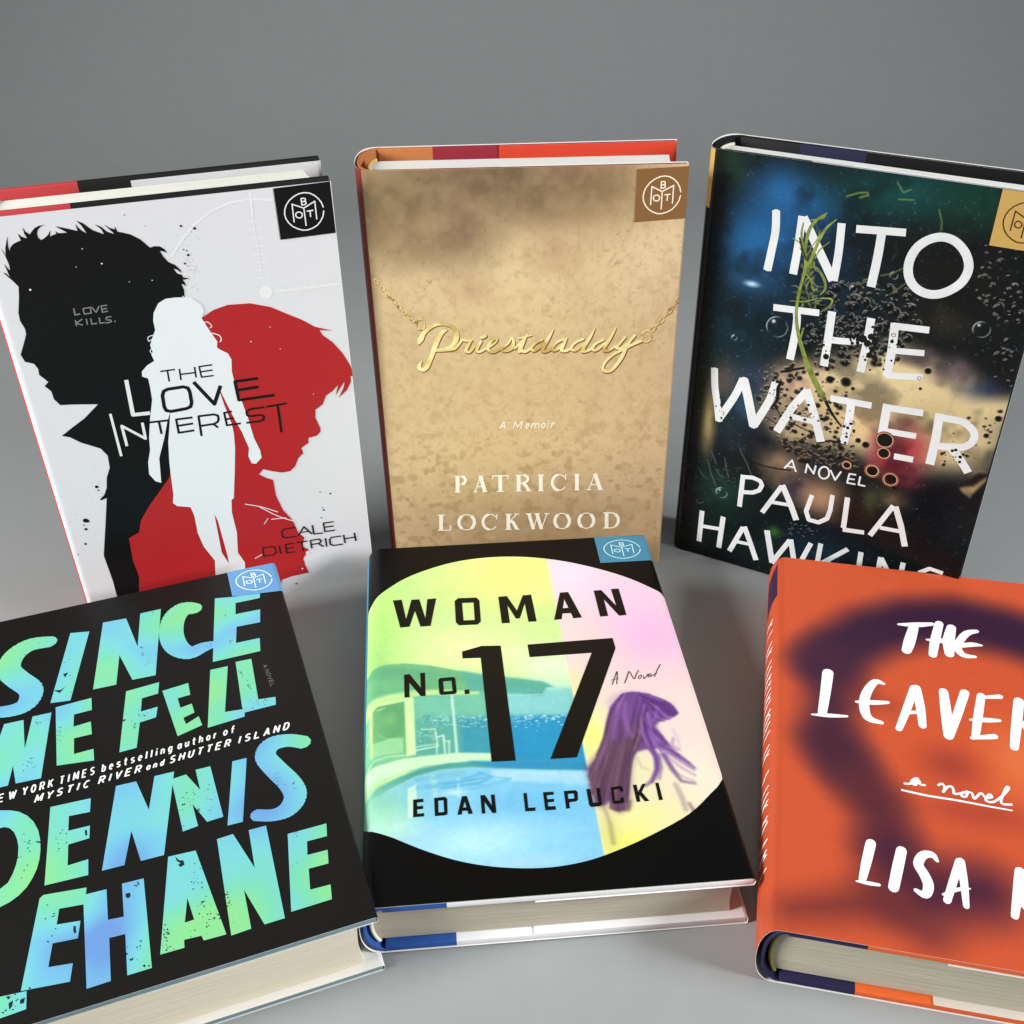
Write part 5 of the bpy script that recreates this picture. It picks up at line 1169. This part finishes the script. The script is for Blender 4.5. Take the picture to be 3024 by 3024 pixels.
cv.poly([(-2.84,44.99),(1.32,48.94),(7.24,55.03),(15.94,59.89),(23.9,63.2),(35.48,65.3),(46.19,65.52),(55.03,64.25),(71.02,63.05),(93.22,61.05),(93.31,55.79),(70.53,58.65),(54.74,60.77),(44.2,62.18),(31.8,61.91),(22.05,59.34),(11.56,53.52),(3.89,47.62),(-2.73,40.73)], (68, 158, 150), .8, .95)
cv.poly([(44.38,65.21),(55.05,64.48),(71.07,63.51),(94.29,62.13),(94.19,55.72),(70.53,58.65),(54.74,60.77)], (42, 140, 190), 2, .9)
cv.poly([(-2.73,40.73),(3.89,47.62),(11.56,53.52),(22.05,59.34),(31.8,61.91),(44.2,62.18),(54.74,60.77),(70.53,58.65),(94.19,55.72),(92.26,11.87),(56.98,9.28),(17.22,22.58),(-2.56,34.46)], (128, 198, 232), .8, .97)
B((5.64,43.15,16.96,14.95), (146, 212, 176), .95)
B((12.37,34.14,12.52,8.26), (190, 236, 208), .8)
cv.poly([(52.93,60.24),(93.33,55.91),(93.92,48.34),(61.17,53.54),(51.77,56.66)], (172, 216, 240), 1.2, .9)
B((72.07,41.47,22.26,9.73), (108, 188, 232), .9)
B((43.57,25.2,33,11.05), (182, 228, 244), .9)
B((74.81,22.37,16.51,9.05), (138, 204, 242), .7)
B((62.37,14.57,19.46,3.88), (176, 218, 246), .7)
for s, c in (([(22.89,57.56,1.59),(30.81,59.12,1.6),(40.53,59.97,1.61)], (110, 188, 200)), ([(26.28,53.87,1.77),(36.77,55.17,1.78),(47.47,58.19,1.8)], (96, 176, 206)), ([(47.55,59.34,1.21),(52.64,56.58,1.2),(47.17,53.67,1.19),(32.31,52.77,1.18)], (84, 164, 200)), ([(59.53,54.82,1.2),(54.12,53.05,1.19),(40,50.4,1.17)], (104, 184, 216)), ([(29.04,58.71,2.4),(29.56,48.58,2.33)], (160, 216, 214)), ([(39.03,56.67,0.9),(38.82,47.75,0.87)], (190, 230, 234))):
    cv.line(s, c, .8, .75)
cv.poly([(18.9,53.42),(22.41,55.34),(22.32,39.52),(18.94,38.77)], (212, 242, 214), .5, .85)
B((37.38,49.86,5.19,1.54), (196, 234, 232), .8)
for s, c in (([(1.96,97.12,0.55),(3.48,99.91,0.56),(5.57,101.2,0.56),(11.88,102.49,0.56)], (214, 240, 170)), ([(3.61,98.43,0.49),(3.6,82.79,0.47),(2.22,80.16,0.47)], (202, 236, 164)), ([(4.66,97.97,0.37),(4.61,84.08,0.36)], (150, 206, 130)), ([(1.74,63.58,0.39),(5.37,69.12,0.4),(11.33,70.9,0.4),(22.08,71.27,0.4)], (226, 246, 196)), ([(1.77,62.29,0.22),(5.87,68.09,0.23),(11.83,69.73,0.23),(22.05,69.94,0.23)], (132, 190, 132)),
        ([(6.65,97.43,0.62),(9.78,98.61,0.62)], (196, 230, 160)), ([(6.75,83.89,0.3),(10.32,80.8,0.3),(14.38,79.75,0.3)], (176, 222, 150)), ([(2.62,54.62,0.49),(9.37,58.42,0.5),(18.19,61.45,0.51)], (190, 234, 180)), ([(21.96,104.2,0.32),(30.46,104.19,0.32),(38.9,102.3,0.32)], (84, 160, 140)), ([(62.35,101.71,0.38),(77.86,101.07,0.38)], (170, 220, 208)), ([(77.35,101.34,0.32),(79.69,106.63,0.32),(82.18,105.64,0.32)], (74, 150, 146)),
        ([(28.91,57.93,1.67),(33.82,58.12,1.68),(41.76,59.33,1.69)], (120, 196, 210)), ([(22.93,53.42,1.87),(33.63,53.71,1.88),(50.99,57.22,1.9)], (110, 190, 220)), ([(33.66,54.33,0.39),(52.93,56.72,0.39),(60.16,54.8,0.39)], (74, 156, 200))):
    cv.line(s, c, .35, .8)
cv.blob((11.86,91.9,3.12,4.3), (132, 196, 124), .7)
cv.blob((27.94,91.18,2.08,2.15), (70, 140, 130), .6)
tone = cv.field(14, 3, 33) * .6 + cv.field(2.0, 2, 34) * .4
cv.C *= (0.93 + .14 * tone)[..., None]
# right half of the picture
half = [(91.52,201.79),(161.46,201.23),(159.24,52.76),(110.94,-4.94),(90.96,-3.13),(91.34,18.87),(91.27,60.05),(91.44,121.31)]
cv.poly(half, (232, 214, 204), .2)
for q, c, a in (((101.66,181.02,20.69,22.72), (236, 218, 238), .95), ((133,138.61,26.65,34.18), (238, 182, 222), .95), ((123.93,163.61,19.15,23.41), (236, 200, 230), .8), ((103.71,123.13,11.94,18.98), (230, 208, 206), .8), ((93.98,104.17,8.66,12.29), (234, 222, 170), .9),
        ((95.41,75.35,10.07,17.31), (236, 242, 130), .95), ((135,81.9,15.86,25.8), (236, 214, 208), .8), ((133.14,49.34,14.07,16.07), (240, 232, 204), .8), ((110.08,31.6,22.01,14.84), (232, 232, 156), .9), ((99.95,18.09,13.99,11.01), (234, 240, 110), .95), ((95.39,25.61,4.17,13.36), (206, 204, 120), .6), ((114.32,53.33,10.59,13.83), (228, 224, 176), .9)):
    u0 = q
    w, U, V = cv.win(q[0] - 2 * q[2], q[0] + 2 * q[2], q[1] - 2 * q[3], q[1] + 2 * q[3])
    d = ((U - q[0]) / q[2]) ** 2 + ((V - q[1]) / q[3]) ** 2
    ins = np.zeros(U.shape, bool)
    for i in range(len(half)):
        (xa, ya), (xb, yb) = half[i - 1], half[i]
        ins ^= ((ya > V) != (yb > V)) & (U < (xb - xa) * (V - ya) / ((yb - ya) or 1e-9) + xa)
    cv.mix(w, a * np.exp(-1.2 * d) * ins, c)
hair = [(112.55,97.59),(117.41,98.78),(123.98,96.69),(130.21,93.11),(132.47,90.67),(134.19,84.85),(132.45,83.14),(125.77,80.54),(123.2,77.84),(125.09,72.87),(126.73,67.99),(124.52,65.86),(120.02,65.39),(116.51,65.42),(112.79,64.31),(110.07,61.4),(108.1,55.39),(105.94,44.69),(103.82,36.47),(101.11,35.17),(98.93,36.91),(97.4,40.17),(94.56,38.08),(91.7,39.64),(91.7,51.91),(91.48,57.45),(96.55,63.76),(100.72,73.27),(102.95,81.49),(106.37,91.11)]
cv.poly(hair, (112, 70, 138), 1.0, .95)
cv.poly([(91.48,57.45),(96.55,63.76),(101.69,68.49),(110.91,63.61),(108.1,55.39),(104.42,37.45),(101.11,35.17),(98.93,36.91),(97.4,40.17),(94.56,38.08),(91.7,39.64),(91.7,51.91)], (94, 62, 88), 3.5, .9)
cv.blob((116.24,77.86,6.65,9.68), (84, 44, 112), .8)
cv.blob((116.3,92.76,8.64,5.73), (134, 84, 160), .8)
cv.blob((129.3,86.54,4.06,4.39), (112, 52, 140), .8)
G = [[[(112.55,97.59,0.49),(106.61,89.83,0.48),(101.63,76.17,0.46),(96.21,64.36,0.45),(91.39,56.9,0.44)], [(114.49,98.06,0.49),(107.77,85.98,0.47),(103.33,73.04,0.46),(97.12,59.18,0.44),(91.48,44.92,0.42)], [(117.35,98.46,0.49),(110.24,84.52,0.47),(106.32,69.82,0.45),(100.45,53.31,0.43),(95.01,38.3,0.41)], [(120.03,97.89,0.49),(114.03,85.41,0.47),(110.32,72.41,0.46),(104.24,52.97,0.43),(99.89,35.28,0.41)], [(122.65,97.01,0.49),(117.84,86.32,0.48),(114.03,73.26,0.46),(108.18,58.18,0.44),(103.6,37.52,0.41)], [(124.42,96.53,0.49),(121.21,87.26,0.48),(118.65,76.44,0.46),(113.38,67.44,0.45),(110.17,61.96,0.44)]],
    [[(119.97,97.57,0.49),(125.2,95.81,0.49),(130.15,92.79,0.49),(133.11,89.35,0.48),(134.06,84.86,0.48)], [(120.64,96.22,0.49),(124.45,92.03,0.48),(128.2,87.89,0.48),(130.25,84.58,0.47),(132.23,83.16,0.47)], [(120.61,93.65,0.49),(122.8,88.38,0.48),(123.74,83.92,0.47),(125.48,81.3,0.47),(127.6,80.62,0.47)]],
    [[(122.56,87.14,0.48),(122.53,77.9,0.47),(124.85,71.7,0.46),(126.18,67.46,0.45),(126.71,66.82,0.45)], [(121.18,84.77,0.47),(121.26,73.81,0.46),(123.77,66.5,0.45),(129.88,60.19,0.44),(134.74,53.83,0.44)], [(120.26,82.38,0.47),(120.36,71.51,0.46),(123.26,61.93,0.45),(126.55,50.97,0.43),(133.07,45.74,0.43)]], [[(118.46,80.09,0.47),(118.71,69.89,0.46),(120.68,62.16,0.45),(118.88,53.31,0.44),(114.13,46.63,0.43)], [(117.12,77.78,0.46),(116.87,71.82,0.46),(117.92,65.87,0.45),(120.43,58.77,0.44),(119.48,49.95,0.43)]]]
R = random.Random(8)
for gi, g in enumerate(G):
    for k in range((170, 70, 18, 10)[gi]):
        t = R.random() * (len(g) - 1)
        j = min(int(t), len(g) - 2)
        t -= j
        d = R.gauss(0, .25)
        m = R.choice((3, 4, 5, 5))
        sh = R.random()
        p = smooth_path([(a[0] * (1 - t) + b_[0] * t + d, a[1] * (1 - t) + b_[1] * t, R.uniform(.25, 1.5)) for a, b_ in zip(g[j][:m], g[j + 1][:m])], 4)
        h = len(p) // 2
        up = [(166, 124, 188), (90, 46, 120), (130, 82, 156), (66, 34, 96)][int(sh * 4)]
        dn = [(132, 98, 116), (72, 46, 70), (104, 72, 92), (84, 56, 82)][int(sh * 4)] if gi == 0 else up
        cv.line(p[:h + 1], up, .5, .5)
        cv.line(p[h:], dn, .5, .5)
for s, c, a in (([(109.96,93.33,1.61),(106.47,83.62,2.09),(102.9,73.08,2.03),(97.75,63.08,1.48),(94.57,56.61,0.48)], (138, 96, 150), .6), ([(113.58,93,1.29),(111.13,84.44,2.1),(111.61,77.07,1.75),(112.5,72.21,0.71)], (150, 108, 172), .6), ([(121.07,93.61,1.08),(119.18,86.2,1.59),(119.77,77.55,1.55),(119.78,68.62,1.01)], (88, 48, 118), .7), ([(108.41,89.67,0.74),(104.76,78.89,1.34),(101.5,67.34,1.2),(95.83,56.5,0.68)], (80, 46, 92), .6),
        ([(120.18,75.1,1.03),(121.4,67.88,1.71),(125.64,62.86,1.49),(130.19,59.6,1.48)], (146, 106, 172), .8), ([(116.01,76.68,0.82),(117.74,71.74,1.32),(118.14,67.01,0.9)], (150, 110, 160), .6), ([(126.21,89.33,1.28),(125.21,84.41,1.58),(123.13,80.9,1.04)], (152, 106, 178), .6), ([(107.55,66.8,1.5),(103.45,55.81,1.94),(99.93,45.23,1.41)], (116, 82, 100), .6), ([(98.85,61.84,0.99),(95.81,50.99,1.43),(95.11,41.43,1.12)], (72, 46, 72), .6), ([(108.23,63.28,0.99),(104.98,52.36,1.44),(102.51,40.76,1.39)], (78, 48, 76), .6),
        ([(122.18,76.12,1.54),(124.09,72.36,2.04),(126.18,67.46,1.51)], (92, 52, 120), .9), ([(123.14,67.73,2.01),(127.49,63.27,2.19),(130.92,58.96,1.97),(134.53,53.85,1.26)], (104, 66, 136), .9), ([(119.33,66.32,2.01),(120.67,61.02,2.27),(119.32,54.38,1.94),(116.33,49.15,1.62),(113.24,46.44,0.95)], (96, 62, 128), .9), ([(121.54,62.09,1.49),(121.23,55.33,1.46),(119.37,49.42,0.57)], (118, 88, 146), .8), ([(123.69,61.89,2.18),(125.45,53.83,1.94),(127.94,47.56,1.43),(133.07,45.74,0.76)], (104, 70, 134), .9),
        ([(130.23,76,0.52),(131.28,70.53,0.81),(131.06,63.53,0.6)], (196, 166, 196), .7), ([(129.53,70.68,1.02),(128.01,66.71,1.51),(129.89,64.21,1.3)], (150, 116, 166), .7), ([(112.64,61.17,0.59),(113.39,56.03,0.68),(115.72,54.71,0.49)], (176, 160, 150), .7), ([(95.09,36.22,1.37),(95.95,29.03,1.62),(95.67,20.19,1.75)], (154, 142, 104), .7), ([(125.08,46.19,1.9),(126.18,39.68,2.33),(126.45,33.39,1.83)], (160, 134, 150), .7), ([(128.36,36.33,0.92),(129.47,32.09,1.55)], (98, 66, 110), .8), ([(99.97,35.78,1.83),(104.05,35.42,1.56),(105.61,39.43,1.11)], (90, 62, 70), .8)):
    cv.line(s, c, .9, a * .85)
hq = [(84.22,21.22),(150.46,100.08)]
cv.soften((hq[0][0], hq[1][0], hq[0][1], hq[1][1]), 2)
wq = [(3.24,33.94),(58.16,127.2)]
cv.soften((wq[0][0], wq[1][0], wq[0][1], wq[1][1]), 1)
cv.build(jk, mottle=0.02)
oval = smooth_path([(1.09,163.83),(3.31,169.68),(8.53,177.23),(19.29,187.1),(32.53,194.24),(47.09,199.09),(63.92,200.9),(80.6,199.61),(96.92,195.41),(112.71,188.57),(127.85,179.57),(139.2,169.88),(145.42,162.04),(156.18,139.67),(159.62,103.83),(157.77,71),(144.47,47.4),(138.12,40.45),(127.19,31.12),(112.74,23.53),(99.04,17.67),(85.94,13.42),(73.43,11.63),(62.09,11.88),(49.3,13.81),(37.37,17.32),(25.38,22.84),(13.18,29.97),(1.1,37.65),(-3.13,55.96),(-4.07,91.82),(-2.18,132.58)], 4, True)
mblk = mat('black_cover_ink', (4, 4, 4), 0.4, KF, 0.2)
sheet(bk, jk, 'black_frame_print', 1, mblk, [[(1.5, .05), (bk.W - .03, .05), (bk.W - .03, bk.H - .05), (1.5, bk.H - .05)]], [[(min(max(x, 1.6), bk.W - .1), y) for x, y in oval]])
tk = mat('black_lettering_ink', (15, 14, 13), 0.4, KF)
sheet(bk, jk, 'title_lettering', 2, tk, [[(13.62,170.75),(17.8,170.96),(19.73,156.2),(22.53,170.54),(26.25,170.5),(28.82,156.09),(30.15,170.3),(34.44,170.51),(31.1,150.47),(26.4,150.34),(24.03,162.17),(21.27,150.8),(16.95,150.5)], [(45.05,169.71),(53.91,169.37),(55.15,166.91),(54.83,151.68),(53.22,149.47),(44.45,149.7),(43.03,152.04),(43.27,167.67)],
    [(64.48,169.02),(68.63,169.24),(72.51,157.86),(76.43,169.13),(80.51,169.36),(81.01,149.35),(77.16,149.28),(76.74,162.95),(73.33,152.13),(71.5,152.15),(68.31,162.54),(68.32,149.37),(64.57,149.29)], [(94.72,169.59),(98.72,169.68),(102.71,150.22),(98.61,149.88),(97.96,153.89),(93.79,153.83),(92.99,149.82),(89.38,149.58)],
    [(111.35,169.6),(115.08,169.72),(120.37,157.19),(119.91,170.04),(123.75,170.15),(124.07,150.15),(120.5,149.9),(115.19,162.75),(115.28,150.23),(111.45,150)], [(44.78,131.47),(53.96,134.49),(62.67,133.88),(62.92,64.08),(53.13,64.36),(53.01,126.46),(44.8,126.79)], [(75.01,133.55),(114.7,134.55),(114.94,127.59),(87.93,63.65),(77.11,63.68),(103.55,125.35),(75.11,124.95)],
    [(18.31,118.51),(20.71,118.76),(25.54,109.56),(25.51,119.04),(27.58,119.1),(27.44,104.46),(25.42,104.49),(20.51,113.47),(20.47,104.33),(18.35,104.29)], [(34.08,114.98),(40.07,115.23),(40.82,113.99),(41.04,105.51),(40.07,104.46),(34.2,104.45),(33.45,105.58),(33.39,113.87)], [(44.48,106.72),(46.47,106.77),(46.58,104.1),(44.54,103.98)]],
    [[(46.71,165.91),(52.27,165.71),(52,152.91),(46.72,153.1)], [(96.12,164.44),(97.29,157.8),(94.58,157.76)], [(35.35,112.76),(39.14,112.89),(39.32,106.57),(35.46,106.54)]])
sheet(bk, jk, 'author_name', 2, tk, [[(20.98,47.71),(24.87,47.79),(24.92,46.14),(22.43,46.06),(22.44,44.24),(24.73,44.34),(24.74,42.83),(22.4,42.68),(22.4,40.64),(25.01,40.71),(24.97,39.11),(20.81,39.01)], [(29.19,47.77),(33.39,48.01),(34.21,46.95),(34.07,39.59),(33.23,38.89),(29.21,38.84)], [(40.12,47.65),(41.96,47.67),(43.8,38.71),(42.14,38.68),(41.86,40.38),(39.81,40.39),(39.53,38.68),(37.87,38.65)],
    [(47.36,47.49),(49.06,47.52),(51.53,41.92),(51.47,47.42),(52.93,47.48),(52.91,38.31),(51.48,38.26),(48.68,44.3),(48.63,38.4),(47.3,38.4)], [(64.3,47.07),(65.62,47.08),(65.47,39.63),(68.2,39.63),(68.16,37.95),(64.19,37.95)],
    [(72.07,46.81),(76.21,46.74),(76.16,45.2),(73.33,45.15),(73.34,43.18),(75.91,43.19),(75.82,41.67),(73.29,41.59),(73.25,39.66),(76.12,39.52),(76.04,37.72),(71.97,37.79)], [(80.35,46.68),(85,46.7),(85.69,45.7),(85.3,41.92),(84.45,41.08),(81.61,40.84),(81.6,38),(80.14,37.83)],
    [(89.37,46.82),(90.86,46.9),(90.9,39.82),(93.12,39.93),(93.27,47.01),(94.68,47.09),(94.36,38.88),(93.5,37.92),(89.97,37.82),(89.29,38.82)], [(99.16,46.9),(103.25,47.34),(103.81,46.22),(103.65,44.36),(102.43,44.36),(102.44,45.64),(100.06,45.48),(99.66,39.97),(101.99,40.17),(101.98,41.33),(103.26,41.48),(103.31,39.38),(102.45,38.56),(99.19,38.44),(98.58,39.28)],
    [(108.11,47.28),(109.52,47.37),(109.52,43.56),(111.96,47.48),(113.37,47.51),(110.89,43.44),(113.08,38.76),(111.31,38.65),(109.69,42.22),(109.43,38.67),(108.06,38.69)], [(117.16,47.55),(118.43,47.54),(118.44,38.8),(116.96,38.72)]],
    [[(30.67,46.23),(32.84,46.34),(32.83,40.6),(30.6,40.5)], [(41.05,45.29),(41.53,42.04),(40.19,42.04)], [(81.69,45.01),(84.14,45.1),(83.99,42.65),(81.55,42.56)]])
sheet(bk, jk, 'subtitle', 2, mat('thin_dark_ink', (60, 44, 50), 0.4, KF), strokes([[(109.39,104.08,0.39),(111.13,108.25,0.39),(113.03,112.14,0.39),(111.47,104.23,0.39)], [(109.26,106.95,0.33),(110.96,107.27,0.33),(112.84,107.77,0.33)], [(114.96,104.58,0.39),(116.82,108.42,0.39),(118.29,111.8,0.39),(118.93,109.58,0.39),(119.74,106.81,0.39),(121.03,109.39,0.39),(122.76,112.29,0.4)], [(123.36,109.18,0.34),(122.3,108.6,0.34),(121.61,107.45,0.34),(122.18,106.73,0.33),(123.08,107.72,0.34),(123.43,109.04,0.34)], [(124.14,108.3,0.34),(124.13,106.56,0.33),(125.5,107.98,0.34),(126.4,109.45,0.34)],
    [(126.1,107.92,0.34),(127.35,108.49,0.34),(127.73,109.46,0.34),(126.96,109.4,0.34),(126.23,108.11,0.34),(126.66,107.4,0.34),(128.15,108.21,0.34)], [(129.01,107.33,0.39),(130.16,109.93,0.39),(133.13,115.14,0.4)], [(127.54,108,0.34),(130.56,109.55,0.34)]], True))
badge(bk, jk, [(118.11,190.98),(144.51,191.01),(145.27,212.26),(118.22,213.29)], (72, 132, 162), (190, 232, 246))

# ================================================================== orange and purple book
bk = Book('orange and purple book with white brush lettering, lying flat at the right edge', POSE['F'], False, 7.5, 0.8, KF * 1.3)
jk = sweep_jacket(bk, 3.0, (218, 92, 54), (212, 88, 52), (238, 228, 216), (150, 60, 44), 0.45)
mnv, mor = mat('navy_case_cloth', (38, 32, 66), 0.6, KF, mottle=0.08), mat('orange_case_board', (222, 100, 48), 0.55, KF, mottle=0.04)
board(bk, 'front_board', 9.5, bk.W - .6, 2.6, True, [mnv, mor], 36)
board(bk, 'back_board', 9.5, bk.W - .6, 2.8, False, [mnv, mor], 36)
spine_case(bk, mnv, 2.0)
_, x0, z0, z1 = pages(bk, mat('grey_cream_page_edges', (188, 182, 162), 0.85, 1.0, 0.2, 0.12, 900.0, 0.6, stretch=(0.03, 0.03, 1.0)), 3.0, 5, 5.5)
headbands(bk, x0, z0, z1, (150, 146, 72))
cv = Canvas(bk, 0.6, (218, 92, 54))
PUR = (60, 30, 58)
cv.blob((100.76,95.45,15.78,22.18), (240, 126, 70), .8)
cv.blob((71.94,88.93,12.15,10.89), (168, 66, 52), .8)
cv.blob((80.63,66.05,24.35,8.46), (172, 66, 54), .6)
cv.line([(132.49,150.64,26.91),(123.52,170.99,31.78),(104.93,177.98,33.5),(85.15,180.69,34.07),(64.32,176.1,33.2),(46.66,166.67,31.91),(33.23,153.42,30.29),(24.84,139.47,26.96)], PUR, 11, 1)
cv.line([(24.93,143.54,27.23),(28.41,125.45,23.62),(26.08,109.14,19.66),(24.54,96.41,21.96),(28.5,85.29,21.97)], (70, 34, 58), 11, .95)
cv.line([(26.87,91.71,22.38),(34.2,78.21,20.09),(41.73,65.54,16.64)], (76, 36, 54), 11, .9)
cv.line([(35.68,71.66,19.04),(44.17,58.79,18.26),(45.96,43.25,19.92)], (98, 44, 52), 11, .9)
cv.line([(45.87,41.83,19.84),(49.99,31.75,25.8),(57.47,26.66,28.21),(75.99,29.73,24.6)], (76, 34, 58), 14, .95)
cv.line([(10.57,9.57,9.21),(25.32,13.8,12.7),(41.26,19.54,17.44)], (112, 46, 48), 10, .8)
cv.line([(46.19,15.47,8.01),(56.81,8.4,8.89)], (96, 42, 52), 14, .7)
cv.line([(37.91,122.56,9.33),(50.88,117.67,4.57)], (150, 58, 50), 10, .6)
cv.build(jk, mottle=0.04)
wf = mat('white_brush_ink', (252, 250, 247), 0.45, KF)
sheet(bk, jk, 'title_lettering', 1, wf, strokes([[(58.1,173.25,1.22),(65.54,174.36,3.3),(73.33,176.42,2.26)], [(64.87,172.81,4.33),(62.2,162.21,5.08),(60.33,155.37,4.33)], [(76.54,177.37,3.83),(73.38,164.38,4.23),(71.53,154.67,3.64)], [(69.96,164.77,1.19),(76.79,165.26,3.38),(79.93,166.71,2.54)], [(81.76,175.65,4.15),(79.48,165.57,5.24),(78.86,156.61,4.14)],
    [(92.68,175.07,2.23),(88.27,172.81,3.42),(84.35,166.52,3.55),(82.94,161.01,3.67),(85.11,157.11,3.14),(89.78,157,1.65)], [(84.89,163.68,2.85),(90.02,165.31,2.86),(93.71,165.4,1.01)], [(25.51,134.12,4.84),(24.21,121.77,4.38),(22.62,108.65,3.78)], [(18.38,106.91,0.91),(25.42,107.66,2.26),(32.69,108.64,1.2)],
    [(48.98,131.59,1.42),(45.42,132.15,3.17),(41.51,124.68,4.06),(40.03,116.46,4.28),(41.37,109.44,3.75),(46.65,107.62,1.94)], [(36.96,118.17,1.38),(43.43,118.97,2.76),(49.92,120.25,1.84)], [(53.43,105.42,2.8),(56.99,116.13,3.48),(61.67,131.48,3.61)], [(62.5,131.65,3.92),(63.21,120.09,3.81),(63.18,109.1,3.26)], [(56.31,115.27,1.81),(63.4,117.21,1.96)],
    [(73.75,131.66,3.9),(73.47,117.56,4.51),(73.07,105.11,4.08)], [(73.58,105.39,3.2),(78.27,119.4,3.77),(82.59,132.73,3.89)], [(89.19,132.15,3.4),(86.32,119.18,3.75),(83.78,107.05,3.2)], [(87.76,130.65,1.39),(96.95,133.01,2.63)], [(82.82,116.52,1.04),(89.02,117.47,2.68),(94.7,118.32,1.64)], [(82.26,105.89,1.74),(91.43,108.56,2.91)],
    [(104.37,131.86,4.22),(101.1,116.75,4.14),(98.3,103.68,3.43)], [(104.35,130.93,3.06),(110.76,128.97,3.49),(108.22,120.8,3.27),(101.97,117.36,2.66)], [(104.68,117.45,3.25),(108.48,104.43,3.27)], [(123.97,128.39,1.5),(119.14,128.34,3.31),(115.96,120.55,3.7),(119.74,115.18,3.93),(117.23,107.84,3.43),(112.4,106.89,1.71)]], True, 'round'))
sheet(bk, jk, 'subtitle', 1, wf, strokes([[(53.2,75.75,1.02),(55.66,76.08,1.02),(58.66,78.89,1.03),(57.77,79.27,1.03),(56.08,77.11,1.02),(57.48,75.81,1.02),(59.06,78.18,1.02),(59.49,76.45,1.02),(61.33,76.42,1.02)], [(66.11,77.21,1.02),(67.61,78.45,1.02),(68.6,76.92,1.01),(67.76,74.26,1.01),(69.65,77.13,1.01),(71.3,77.61,1.01),(71.78,75.76,1.01),(71.74,74.27,1),(73.34,74.44,1),(75.31,75.29,1.01),(76.95,76.24,1.01),(76.07,73.59,1),(74.49,73.59,1),(75.15,75.42,1.01),(78.38,75.9,1),(79.17,73.14,1),(81.96,76.46,1),(83.5,74.46,1),(85.85,75.23,1),(85,76.45,1),(83.34,73.2,0.99),(85.97,72.81,0.99),(89.87,76.64,1),(92.86,80.95,1.01),(91.99,81.25,1.01),(89.07,74.19,0.99),(89.84,72.52,0.99),(93.03,73,0.99)], [(51.9,72.2,0.94),(61.54,71.17,1),(72.84,70.96,0.93),(83.96,70.29,0.85),(92.68,69.92,0.65)]], True))
sheet(bk, jk, 'author_name', 1, wf, strokes([[(38.98,43.82,3.76),(36.87,34.52,3.54),(35.1,26.64,2.63)], [(33.03,25.69,0.71),(37.39,25.58,1.66),(40.83,25.61,1.3)], [(49.84,42.62,3.84),(47.81,33.99,3.99),(45.83,25.3,3.78)], [(62.21,40.4,1.34),(60.56,42.82,2.83),(57.36,41.91,3.45),(55.36,37.54,3.65),(57.11,33.17,3.84),(58.08,28.74,3.78),(56.65,24.56,3.16),(53.53,25.87,1.65)], [(63.92,23.58,2.78),(66.95,32.49,2.97),(70.2,41.73,3.17)], [(70.54,41.93,3.05),(70.62,32.57,2.85),(70.22,22.5,2.19)], [(62.87,25.93,1.05),(68.14,29.13,1.53),(72.44,30.32,0.59)],
    [(90.92,41.61,3.61),(88.62,31.62,3.39),(86.19,21.64,2.72)], [(97.49,41.93,2.4),(89.2,30.45,2.56),(94.07,21.37,2.48)], [(106,40.32,2.37),(101.31,34.16,2.68),(99.69,24.98,2.61),(103.64,22.07,2.58),(108.24,27.94,2.62),(109.49,37.1,2.69),(106,40.32,2.37)]], True, 'round'))
sheet(bk, jk, 'spine_patch_print', 1, mat('purple_spine_print', (58, 34, 66), 0.45, KF), [[(-3.14,196.77),(3.13,212.36),(3.25,186.56),(1.19,183.81),(-1.13,177.53),(-2.87,169.21)]])
sl = []
yy = [x for x in [(-0.95,168.46),(-0.82,161.82),(-0.92,153.13),(-0.56,148.95),(-0.8,140.57),(-0.43,135.55),(-0.48,131.52),(-0.14,127.63),(-0.43,122.69),(-0.22,118.88),(-0.02,115.13),(-0.39,108.52),(-0.44,104.84),(-0.24,101.26),(-0.52,96.74),(-0.23,88.93),(-0.03,85.54),(-0.62,73.76),(-0.58,66.51),(-0.6,62.56),(-0.63,58.67),(-0.57,51.07),(-0.59,47.34),(-0.53,40.06),(-0.63,39.62),(-0.96,34.58),(-1.02,32.47),(-0.98,26.94)]]
R = random.Random(2)
for x, y in yy:
    h = R.uniform(1.2, 2.6)
    sl += stroke([(.12, y + R.uniform(-.4, .4), .5), (.7, y + h * .5, .6), (1.7, y + h, .55)], caps='round')
    if R.random() < .5:
        sl += stroke([(.5, y + h * .8, .45), (1.6, y - .2, .5)])
sheet(bk, jk, 'spine_lettering', 2, wf, sl)
